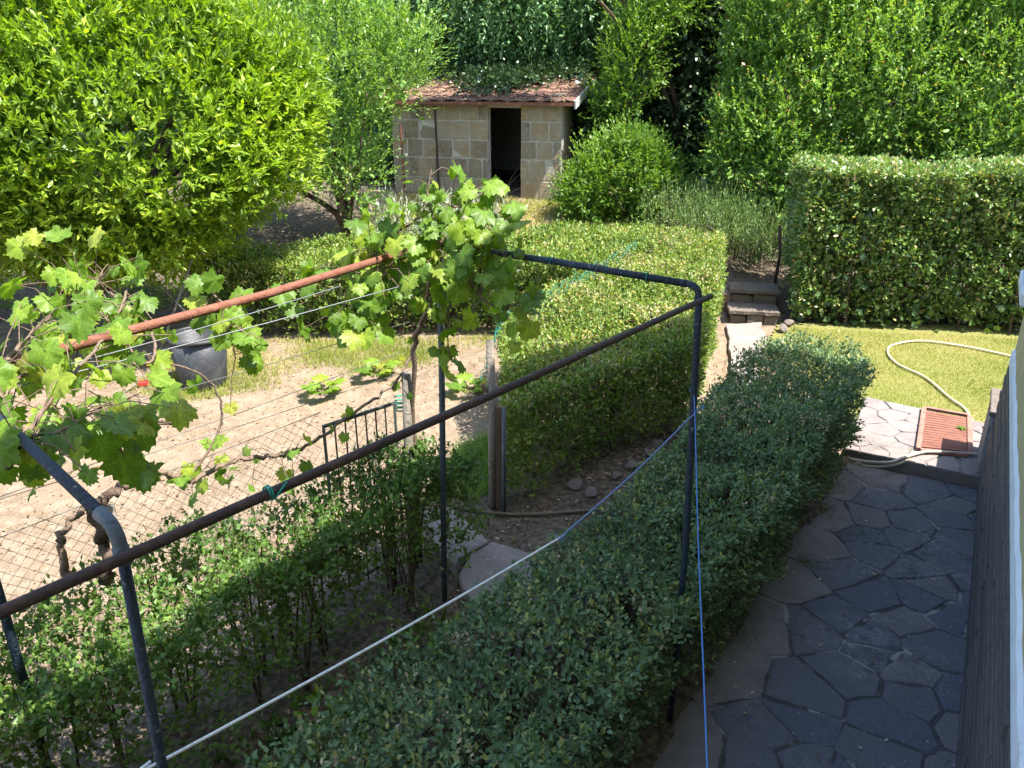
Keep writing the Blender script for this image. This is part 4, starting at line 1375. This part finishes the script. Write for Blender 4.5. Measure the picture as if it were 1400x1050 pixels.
# ------------------------------------------------------------------ grass, litter
def tufts(name, label, poly, n, h, w, m, seed, lean=.45, zoff=0, pale=0.0, warm=.1, mask=None):
    rng = np.random.default_rng(seed)
    poly = np.array(poly, float)
    lo, hi = poly.min(0), poly.max(0)
    Q = rng.uniform(lo, hi, (int(n), 2))
    Q = Q[inpoly(Q, poly)]
    if mask is not None:
        Q = Q[rng.random(len(Q)) < mask(Q[:, 0], Q[:, 1])]
    P = np.column_stack([Q, hz(Q[:, 0], Q[:, 1]) - .004 + zoff])
    D = np.array([0, 0, 1.0]) + rng.normal(size=P.shape) * lean
    s = h * rng.uniform(.5, 1.3, len(P))
    patch = .3 * np.sin(Q[:, 0] * 1.7 + 1) * np.sin(Q[:, 1] * 2.3) + .15 * np.sin(Q[:, 0] * 5 + Q[:, 1] * 4)
    tn = np.clip(rng.beta(2, 2.4, len(P)) + patch + pale, 0, 1)
    V, F, T = leaves(P, D, rng.normal(size=P.shape), s, w, BLADE, tn)
    o = obj(name, mesh(name, V, F, M[m], False, T), None, 'stuff')
    return o


LAWN = [(3.5, 7.9), (4.05, 8.18), (5.1, 7.45), (7.5, 7.4), (9.5, 9.8), (4.0, 10.8), (3.6, 10.2)]
tufts('lawn_grass', '', LAWN, 150000, .055, .011, 'lf_grass', 81, .7)
patchy = lambda x, y: np.clip(.5 + .9 * np.sin(x * 1.9 + 2) * np.sin(y * 2.1 + x) + .4 * np.sin(5 * x) * np.sin(4.4 * y), .03, 1)
tufts('grass_verge', '', [(-2.6, 11.5), (.6, 11.5), (2.9, 11.6), (3.2, 14), (1.2, 15.8), (-2.4, 16.4)], 60000, .08, .018, 'lf_grass', 82, 1.0, pale=.28)
tufts('grass_tufts', '', [(-4.2, 7.2), (-1.2, 8.4), (-.2, 8.4), (-.2, 9.4), (-3.9, 9.3)], 40000, .085, .009, 'lf_grass', 83, .6, mask=patchy)
tufts('grass_tufts', '', [(-.75, 5.6), (-.1, 5.8), (-.1, 6.9), (-.5, 6.6)], 5000, .14, .007, 'lf_pear', 84, .5)
tufts('weeds', '', [(-9, 10.5), (-2, 10.6), (-2.2, 13.4), (-9, 13.4)], 22000, .09, .016, 'lf_mid', 85, .8, mask=patchy)
tufts('weeds', '', [(-3.4, 1.0), (-.55, 4.4), (-.35, 4.2), (-2.4, 1.0)], 9000, .12, .05, 'lf_left', 86, .9, mask=patchy)


tufts('lawn_grass', '', LAWN, 26000, .085, .011, 'lf_grass', 87, .6, mask=lambda x, y: np.clip(.9 * np.sin(x * 3.3 + y) * np.sin(y * 3.9) + .25 * np.sin(9 * x) * np.sin(8 * y), 0, 1))
rw = np.random.default_rng(88)
WQ = rw.uniform((-2.6, 1.3), (.2, 4.6), (900, 2))
WQ = WQ[inpoly(WQ, np.array([(-2.7, 1.2), (-.75, 4.1), (-.3, 4.0), (-1.0, 2.9), (-1.6, 1.5)]))]
WQ = WQ[np.sin(WQ[:, 0] * 5) * np.sin(WQ[:, 1] * 4.3) > .05]
WP = np.column_stack([WQ, hz(WQ[:, 0], WQ[:, 1])])
V, F, T = shoots(rw, WP, np.array([0, 0, 1.0]) + rw.normal(size=WP.shape) * .3, rw.uniform(.06, .22, len(WP)), 6, .075, .6, OVAL, 1.0, .6, .02)
obj('weeds', mesh('weeds', V, F, M['lf_bright'], False, T), None, 'stuff')


def litter(name, poly, n, seed, size=.035, m='litter'):
    rng = np.random.default_rng(seed)
    poly = np.array(poly, float)
    Q = rng.uniform(poly.min(0), poly.max(0), (n, 2))
    Q = Q[inpoly(Q, poly)]
    P = np.column_stack([Q, hz(Q[:, 0], Q[:, 1]) + .008])
    D = rng.normal(size=P.shape) * (1, 1, .15)
    N = np.array([0, 0, 1.0]) + rng.normal(size=P.shape) * .35
    s = size * rng.uniform(.5, 1.3, len(P))
    V, F, T = leaves(P, D, N, s, s * .5, DIAMOND, rng.random(len(P)))
    return obj(name, mesh(name, V, F, M[m], False, T), None, 'stuff')


litter('dry_leaves', [(-.2, 4.7), (1.6, 6.4), (2.9, 9.6), (2.3, 9.4), (1.4, 6.95), (-.1, 5.7)], 2600, 91, .045, 'lf_dry')
litter('dry_leaves', [(-2.8, 1.2), (-.6, 4.6), (.3, 5.0), (.5, 4.4), (-.9, 2.4), (-1.6, 1.2)], 2600, 92, .032, 'lf_dry')
litter('dry_leaves', [(-5, 3), (-.9, 5.4), (-.3, 8.6), (-5.5, 8.6)], 1700, 93, .04, 'lf_dry')
rl = np.random.default_rng(94)
parts = [rock(rl, (x, y, float(hz(x, y))), rl.uniform(.004, .016) * (1 + (rl.random() < .05)), .7, 1) for x, y in rl.uniform((-5, 3.2), (-.2, 8.8), (1300, 2))]
V, F = join(parts)
obj('soil_clods', mesh('soil_clods', V, np.array(F), M['soil']), None, 'stuff')
# chips and crumbs on the patio
Q = rl.uniform((0, 2), (4, 7), (2600, 2))
Q = Q[inpoly(Q, np.array(PAT))]
V, F = join([rock(rl, (x, y, .003), rl.uniform(.002, .008), .5, 1) for x, y in Q])
obj('grit', mesh('grit', V, np.array(F), M['mortar_pale']), None, 'stuff')


# fallen leaves and moss on the patio
Q = rl.uniform((0, 2), (4.4, 7), (500, 2))
Q = Q[inpoly(Q, np.array(PAT))]
Q = Q[(Q[:, 0] - .73 - (Q[:, 1] - 3.25) * .69 < .45) | (rl.random(len(Q)) < .2)]
P = np.column_stack([Q, np.full(len(Q), .012)])
V, F, T = leaves(P, rl.normal(size=P.shape) * (1, 1, .1), np.array([0, 0, 1.0]) + rl.normal(size=P.shape) * .25, .035 * rl.uniform(.5, 1.3, len(P)), .018, DIAMOND, rl.random(len(P)))
obj('fallen_leaves', mesh('fallen_leaves', V, F, M['lf_dry'], False, T), None, 'stuff')
Q = np.vstack([rl.normal(c_, sd_, (n_, 2)) for c_, sd_, n_ in (((2.98, 6.42), (.05, .09), 500), ((2.72, 6.0), (.06, .07), 400), ((2.3, 5.2), (.05, .06), 200), ((1.6, 4.35), (.05, .06), 200), ((2.9, 5.6), (.12, .03), 150))])
P = np.column_stack([Q, np.full(len(Q), -.002)])
V, F, T = leaves(P, np.array([0, 0, 1.0]) + rl.normal(size=P.shape) * .6, rl.normal(size=P.shape), rl.uniform(.008, .02, len(P)), .007, BLADE, rl.random(len(P)))
obj('moss', mesh('moss', V, F, M['lf_left'], False, T), None, 'stuff')

# ------------------------------------------------------------------ grape vines
def grape_leaf(seed):
    rng = np.random.default_rng(seed)
    out = []
    n = 30
    for i in range(n):
        a = -math.pi * .93 + 2 * math.pi * .93 * i / (n - 1)        # 0 = tip
        lob = .74 + .20 * abs(math.cos(2.5 * a)) ** .9 - .10 * (abs(a) / math.pi)
        lob *= 1 + .09 * (1 if i % 2 else -1) + rng.normal() * .02
        if abs(a) > 2.7:
            lob *= .75
        out.append((math.sin(a) * lob * .62, .34 + math.cos(a) * lob * .62))
    out = np.array(out)
    V = [(0, .30, 0)]
    for x, y in out * 1:
        V.append((x, y, 0))
    midr = [((x * .55), .30 + (y - .30) * .55) for x, y in out]
    for x, y in midr:
        V.append((x, y, 0))
    V.append((0, .02, 0))
    V = np.array(V, float)
    # cup, fold and wave
    r2 = V[:, 0] ** 2 + (V[:, 1] - .3) ** 2
    V[:, 2] = (-.5 + .12 * (seed % 3)) * r2 + (.10 + .08 * (seed % 2)) * np.abs(V[:, 0]) + .07 * np.sin(V[:, 0] * 9 + seed) * np.cos(V[:, 1] * 8) - .12 * np.clip(V[:, 1] - .6, 0, 1)
    F = []
    for i in range(n - 1):
        F.append((1 + i, 2 + i, 2 + n + i, 1 + n + i))
        F.append((0, 1 + n + i, 2 + n + i))
    F.append((0, len(V) - 1, 1 + n))
    F.append((0, 2 * n, len(V) - 1))
    # pale veins: tone by angle
    ang = np.arctan2(V[:, 0], V[:, 1] - .3)
    tone = np.where(np.abs(np.cos(2.5 * ang)) > .93, 1.15, .92)
    tone[0] = 1.3
    me = mesh('grape_leaf', V, F, M['lf_vine'], False, tone)
    me.polygons.foreach_set('use_smooth', np.ones(len(me.polygons), bool))
    return me


GL = [grape_leaf(s) for s in range(5)]


def leaf_matrix(p, d, n, s):
    d, n = Vector(d).normalized(), Vector(n)
    n = (n - d * n.dot(d)).normalized()
    x = d.cross(n)
    m = Matrix(((x.x, d.x, n.x, p[0]), (x.y, d.y, n.y, p[1]), (x.z, d.z, n.z, p[2]), (0, 0, 0, 1)))
    return m @ Matrix.Scale(s, 4)


def vine(label, base, canes, rng, total, name='grape_vine'):
    """canes: list of (points, radius0, radius1, leaf count, leaf size, spread, material)"""
    t = thing(name, label, 'vine', base)
    n = 0
    for pts, r0, r1, cnt, ls, sp, mm in canes:
        P = spline(pts, 8)
        P[1:-1] += rng.normal(size=P[1:-1].shape) * r0 * .35
        obj('trunk' if r0 > .014 else 'cane', mesh('cane', *tube(P, np.linspace(r0, r1, len(P)) * (1 + rng.normal(size=len(P)) * .08), 7), M[mm], True), t)
        pet = []
        for k in range(cnt):
            if n >= total:
                break
            q = P[int(rng.integers(0, len(P)))]
            o = rng.normal(size=3) * sp
            c = q + o
            d = np.array([o[0], o[1], -.35]) + rng.normal(size=3) * .35 + np.array([-.1, -.45, -.25])
            nn = np.array([.25, -.35, 1.0]) + rng.normal(size=3) * .55
            s = ls * rng.uniform(.55, 1.15)
            inst('leaf', GL[int(rng.integers(len(GL)))], leaf_matrix(c, d, nn, s), t)
            pet.append(tube([q, (q + c) / 2 + (0, 0, .02), c + np.array(unit(d)) * s * .3], .0022, 3, False))
            n += 1
        if pet:
            V, F = join(pet)
            obj('leaf_stalk', mesh('leaf_stalk', V, np.array(F), M['cane']), t, 'stuff')
    return t


rv = np.random.default_rng(101)
y_ = ay
# vine heaped on the back corner
b0 = (-.70, 4.95, .25)
vine('tall leafy grape vine heaped over the far corner of the pergola', b0,
     [([(b0[0], b0[1], .2), y_(566, 500, 4.8), y_(578, 440, 4.6), y_(588, 390, 4.4), y_(600, 340, 4.2)], .02, .012, 0, .1, .05, 'cane'),
      ([y_(480, 400, 4.0), y_(520, 370, 4.05), y_(570, 345, 4.1), y_(620, 335, 4.15), y_(670, 345, 4.15)], .008, .006, 80, .12, .13, 'cane'),
      ([y_(500, 360, 4.1), y_(540, 320, 4.15), y_(590, 290, 4.2), y_(640, 285, 4.2), y_(675, 310, 4.2)], .008, .005, 84, .12, .11, 'cane'),
      ([y_(600, 330, 4.1), y_(590, 290, 4.1), y_(585, 260, 4.12), y_(590, 232, 4.15)], .006, .003, 18, .09, .05, 'cane'),
      ([y_(600, 350, 4.1), y_(640, 380, 4.0), y_(660, 410, 3.95), y_(690, 420, 3.95), y_(735, 405, 3.95)], .006, .004, 40, .12, .08, 'cane'),
      ([y_(600, 370, 4.0), y_(612, 420, 3.95), y_(612, 470, 3.9), y_(618, 495, 3.9)], .005, .003, 12, .12, .03, 'cane'),
      ([y_(530, 370, 4.0), y_(495, 410, 3.95), y_(470, 430, 3.9), y_(500, 440, 3.95)], .005, .003, 26, .11, .08, 'cane'),
      ([y_(640, 300, 4.1), y_(660, 330, 4.05), y_(655, 380, 4.05)], .005, .003, 30, .12, .08, 'cane')], rv, 290)
# old vine at the fence, trained along wires
z_ = az
f_ = af
vine('old gnarled grape vine with big leaves covering the near pergola corner', tuple(f_(140, 775)),
     [([f_(142, 800), f_(146, 745), f_(128, 700), f_(150, 680), f_(190, 655)], .034, .02, 0, .1, .05, 'bark'),
      ([f_(95, 795), f_(84, 755), f_(88, 722), f_(122, 690), f_(140, 680)], .022, .012, 0, .1, .05, 'cane'),
      ([f_(-20, 570), f_(20, 600), f_(28, 628), f_(60, 630)], .024, .014, 0, .1, .05, 'bark'),
      ([f_(170, 660), f_(200, 643), f_(235, 652), f_(262, 660)], .018, .014, 2, .12, .06, 'cane'),
      ([f_(262, 660), f_(320, 630), f_(380, 622), f_(430, 603), f_(490, 560), f_(540, 523), f_(566, 478)], .014, .008, 30, .085, .08, 'cane'),
      ([f_(262, 650), f_(295, 600), f_(303, 560), f_(285, 520), f_(230, 497), f_(170, 495)], .008, .004, 5, .1, .05, 'cane'),
      ([z_(10, 640, 2.6), z_(60, 560, 2.66), z_(110, 500, 2.68), z_(150, 450, 2.68), z_(175, 395, 2.72)], .008, .005, 46, .10, .10, 'cane'),
      ([z_(-30, 560, 2.68), z_(20, 480, 2.7), z_(70, 430, 2.72), z_(130, 385, 2.75)], .008, .005, 56, .10, .12, 'cane'),
      ([z_(20, 520, 2.66), z_(90, 470, 2.66), z_(120, 410, 2.72), z_(140, 370, 2.78)], .006, .004, 36, .095, .09, 'cane'),
      ([z_(-10, 600, 2.62), z_(80, 590, 2.64), z_(130, 560, 2.6), z_(190, 540, 2.6)], .006, .004, 26, .115, .08, 'cane'),
      ([z_(110, 560, 2.55), z_(150, 585, 2.48), z_(175, 620, 2.4)], .005, .003, 10, .10, .05, 'cane'),
      ([z_(140, 430, 2.66), z_(180, 480, 2.62), z_(200, 520, 2.58)], .005, .003, 12, .09, .06, 'cane'),
      ([z_(150, 400, 2.68), z_(200, 440, 2.66), z_(210, 490, 2.62), z_(180, 497, 2.62)], .007, .004, 4, .1, .04, 'cane')], rv, 290)
vine('small vine shoot hanging from the rusty rail above the black bin', tuple(z_(310, 430, 2.66)),
     [([z_(290, 400, 2.7), z_(315, 430, 2.62), z_(318, 465, 2.52), z_(322, 490, 2.45)], .005, .003, 22, .10, .06, 'cane'),
      ([z_(320, 445, 2.6), z_(345, 462, 2.55)], .004, .002, 6, .10, .03, 'cane')], rv, 40)

# vegetable seedlings in the plot
for i, (px, py, lab) in enumerate(((512, 500, 'young leafy vegetable seedling beyond the gate'), (640, 520, 'vegetable seedling in bare soil near the timber post'),
                                   (440, 520, 'pale vegetable plant on the soil between bin and gate'))):
    p = z_(px, py + 20, .36)
    t = thing('vegetable_plant', lab, 'plant', (p[0], p[1], float(hz(p[0], p[1]))))
    for k in range(9):
        a = k * 2.4
        d = (math.cos(a), math.sin(a), .45)
        o = inst('leaf', GL[k % 5], leaf_matrix((p[0] + .13 * math.cos(a) * (.5 + .06 * k), p[1] + .13 * math.sin(a) * (.5 + .06 * k), float(t.location.z) + .05 + .008 * k), d, (-.3 * d[0], -.3 * d[1], 1), rv.uniform(.12, .2)), t)
    obj('stem', mesh('stem', *join([tube([(p[0], p[1], t.location.z - .02), (p[0] + .1 * math.cos(k * 2.4), p[1] + .1 * math.sin(k * 2.4), t.location.z + .05 + .008 * k)], .003, 4) for k in range(9)]), M['lf_veg']), t)

# ------------------------------------------------------------------ bin, sticks, oranges
bp = az(268, 536, .38)
bin_ = thing('bin', 'black plastic tub with a grey rim standing on the bare plot', 'bin', (bp[0], bp[1] + .25, float(hz(bp[0], bp[1] + .25))))
bc = np.array(bin_.location)


def lathe(prof, c, n=36, sides=None):
    V, F = [], []
    for r, z in prof:
        for k in range(n):
            a = 2 * math.pi * k / n
            V.append((c[0] + r * math.cos(a), c[1] + r * math.sin(a), c[2] + z))
    for i in range(len(prof) - 1):
        for k in range(n):
            k2 = (k + 1) % n
            F.append((i * n + k, i * n + k2, (i + 1) * n + k2, (i + 1) * n + k))
    return np.array(V), F


obj('body', mesh('body', *lathe([(.0, 0), (.235, .0), (.24, .01), (.295, .54), (.287, .54), (.23, .03), (0, .028)], bc), M['bin'], True), bin_)
obj('rim', mesh('rim', *lathe([(.289, .535), (.314, .535), (.318, .55), (.314, .568), (.289, .568), (.286, .55), (.289, .535)], bc), M['bin'], True), bin_)
for s in (0, math.pi):
    a = np.array([math.cos(s + .5), math.sin(s + .5)])
    b = np.array([-a[1], a[0]])
    pts = [(*(bc[:2] + a * (.31 + o) + b * w), bc[2] + z) for o, w, z in ((0, -.09, .53), (.02, -.09, .60), (.03, -.05, .615), (.03, .05, .615), (.02, .09, .60), (0, .09, .53))]
    obj('handle', mesh('handle', *tube(pts, .009, 6), M['bin'], True), bin_)
for (a, b, r, m, lab) in (((205, 520, .42), (262, 355, 2.0), .012, 'wood_grey', 'tall grey stick leaning behind the black tub'),
                          ((290, 470, .9), (215, 385, 1.9), .010, 'wood_grey', 'thin pale stake crossing behind the black tub'),
                          ((198, 522, .42), (282, 415, 1.4), .012, 'rust', 'reddish brown garden tool handle leaning by the black tub')):
    p, q = ay(a[0], a[1], bc[1] + .35), ay(b[0], b[1], bc[1] + .6)
    tag(obj('stick' if r != .012 or m != 'rust' else 'tool_handle', mesh('stick', *tube([p, (p + q) / 2 + (.01, 0, .01), q], [r, r, r * .8], 7), M[m], True)), lab, 'stick')
p = az(193, 526, .42)
rt = thing('red_tool', 'small red plastic tool head lying beside the black tub', 'tool', (p[0], p[1], float(hz(p[0], p[1]))))
obj('head', mesh('head', *box(p[:2] + (0, .05), (1, .3), (-.3, 1), .045, .028, rt.location.z + .02, rt.location.z + .07, .01), M['red']), rt)
obj('shank', mesh('shank', *tube([(p[0] - .06, p[1], rt.location.z + .05), (p[0] - .12, p[1] - .1, rt.location.z + .02)], .012, 6), M['wood_grey']), rt)
for (px, py, lab) in ((198, 460, 'fallen orange in the shade beyond the black tub'), (203, 494, 'fallen orange on the soil close to the red tool head'), (187, 350, 'orange hanging low in the yellow green tree')):
    if py == 350:
        continue
    p = az(px, py, .45)
    g = float(hz(p[0], p[1]))
    tag(obj('orange', mesh('orange', *lathe([(.001, .0), (.02, .004), (.034, .02), (.038, .037), (.034, .054), (.02, .07), (.001, .072)], (p[0], p[1], g), 14), M['orange'], True)), lab, 'orange')
p, q = az(190, 585, .33), az(238, 582, .33)
tag(obj('branch', mesh('branch', *tube(spline([(*p[:2], float(hz(*p[:2])) + .02), (*((p + q)[:2] / 2 + (0, .03)), float(hz(*p[:2])) + .03), (*q[:2], float(hz(*q[:2])) + .02)], 4), .014, 6), M['bark'], True)), 'short dead branch lying on the pale soil of the plot', 'branch')

# ------------------------------------------------------------------ hoses, hatch, small things
def hose(name, px, m, r, label, zfun, n=10):
    pts = []
    for x, y in px:
        p = az(x, y, .13)
        for _ in range(4):
            p = az(x, y, zfun(p[0], p[1]) + r)
        pts.append(p)
    P = spline(pts, n)
    P[:, 2] = [zfun(a, b) + r for a, b in P[:, :2]]
    k = np.ones(5) / 5
    P[2:-2, 2] = np.convolve(P[:, 2], k, 'valid')
    return tag(obj(name, mesh(name, *tube(P, r, 8), M[m], True)), label, 'hose')


def zlaw(x, y):
    if inpoly(np.array([[x, y]]), np.array(SLAB))[0]:
        return .135
    if inpoly(np.array([[x, y]]), np.array(PAT))[0]:
        return .004
    return max(float(hz(x, y)) + .03, -.0)


hose('garden_hose', [(1420, 497), (1370, 484), (1310, 472), (1255, 466), (1220, 472), (1214, 483), (1228, 498), (1265, 516), (1300, 545), (1328, 572), (1352, 590)], 'hose', .014, 'pale yellow hose looping over the sunlit lawn to the hatch', zlaw)
hose('garden_hose', [(1362, 622), (1330, 620), (1290, 618), (1262, 618), (1235, 626), (1215, 632), (1185, 631), (1160, 627)], 'hose_old', .014, 'faded beige hose lying along the edge of the pavement step', lambda x, y: .14)
hose('garden_hose', [(1160, 626), (1180, 636), (1205, 638), (1228, 634), (1245, 627)], 'hose_old', .013, 'short loose beige hose end drooping over the pavement step', lambda x, y: .10)
hose('garden_hose', [(612, 690), (650, 698), (700, 703), (750, 702), (800, 698), (845, 698)], 'hose_dark', .013, 'dark brown hose lying across the path by the inner hedge', lambda x, y: float(hz(x, y)) + .012)

H4 = [np.array(h) for h in HAT]
hat = thing('drain_hatch', 'rust red slatted metal hatch set in the sunlit pavement', 'hatch', (*(sum(H4) / 4), .13))
e = lambda s, t: (H4[0] * (1 - s) + H4[1] * s) * (1 - t) + (H4[3] * (1 - s) + H4[2] * s) * t
obj('pan', mesh('pan', np.array([(*e(s, t), .1275) for s, t in ((.03, .03), (.97, .03), (.97, .97), (.03, .97))]), [(0, 1, 2, 3)], M['dark_in']), hat)
for (a, b) in (((0, 0), (1, 0)), ((1, 0), (1, 1)), ((1, 1), (0, 1)), ((0, 1), (0, 0))):
    p, q = e(*a), e(*b)
    d = unit(q - p)
    obj('frame', mesh('frame', *bar((*(p + d * .02), .145), (*(q - d * .022), .145), .045, .03), M['hatch_frame']), hat)
for k in range(15):
    t = .07 + .86 * (k + .5) / 15
    p, q = e(.05, t), e(.95, t)
    w = np.linalg.norm(e(.5, 1) - e(.5, 0)) * .86 / 15
    obj('slat', mesh('slat', *bar((*p, .14), (*q, .14), w * .86, .014), M['hatch']), hat)
p = az(1312, 587, .15)
lf = tag(obj('fallen_leaf', GL[1]), 'single green leaf lying on the rust red hatch', 'leaf')
lf.matrix_world = leaf_matrix((p[0], p[1], .165), (.8, .4, .05), (0, 0, 1), .09)

# wire rack on the inner hedge, rusty stake by the steps, pale rock, paling
rk = thing('wire_rack', 'little rusty barred rack standing on the end of the inner hedge', 'rack', tuple(az(980, 330, 1.45)))
ra_, rb_ = ay(967, 310, 11.6), ay(990, 323, 11.2)
rh = .30
obj('frame', mesh('frame', *join([tube([ra_, rb_], .012, 6), tube([ra_ - (0, 0, rh), rb_ - (0, 0, rh)], .010, 6), tube([ra_, ra_ - (0, 0, rh + .9)], .012, 6), tube([rb_, rb_ - (0, 0, rh + .9)], .012, 6)]), M['rust_dark']), rk)
for k in range(1, 7):
    a = ra_ + (rb_ - ra_) * k / 7
    obj('bar', mesh('bar', *tube([a, a - (0, 0, rh)], .007, 5), M['rust_dark']), rk)
p = ay(1058, 392, 12.0)
tag(obj('rusty_stake', mesh('rusty_stake', *tube([p - (0, 0, .2), p + (.03, 0, .5), ay(1066, 309, 12.0)], .026, 8), M['rust_dark'], True)), 'dark rusty stake standing at the top of the garden steps', 'post')
p = ay(962, 258, 14.5)
tag(obj('pale_rock', mesh('pale_rock', *rock(rl, p, .16, 1.6), M['slab'])), 'pale upright rock half hidden behind the rosemary bush', 'rock')
pa = thing('paling_fence', 'short grey paling fence in the shade beyond the pale fruit tree', 'fence', tuple(az(465, 262, 1.0)))
for k in range(7):
    q = ay(452 + k * 8, 255, 15.2)
    g = float(hz(q[0], q[1]))
    obj('slat', mesh('slat', *bar((q[0], q[1] + rl.normal() * .03, g - .05), (q[0] + rl.normal() * .02, q[1], g + .5 + rl.uniform(-.1, .1)), .075, .02), M['wood_grey']), pa)
q0, q1 = ay(452, 250, 15.25), ay(500, 250, 15.25)
obj('rail', mesh('rail', *bar((*q0[:2], float(hz(*q0[:2])) + .3), (*q1[:2], float(hz(*q1[:2])) + .3), .04, .03), M['wood_grey']), pa)
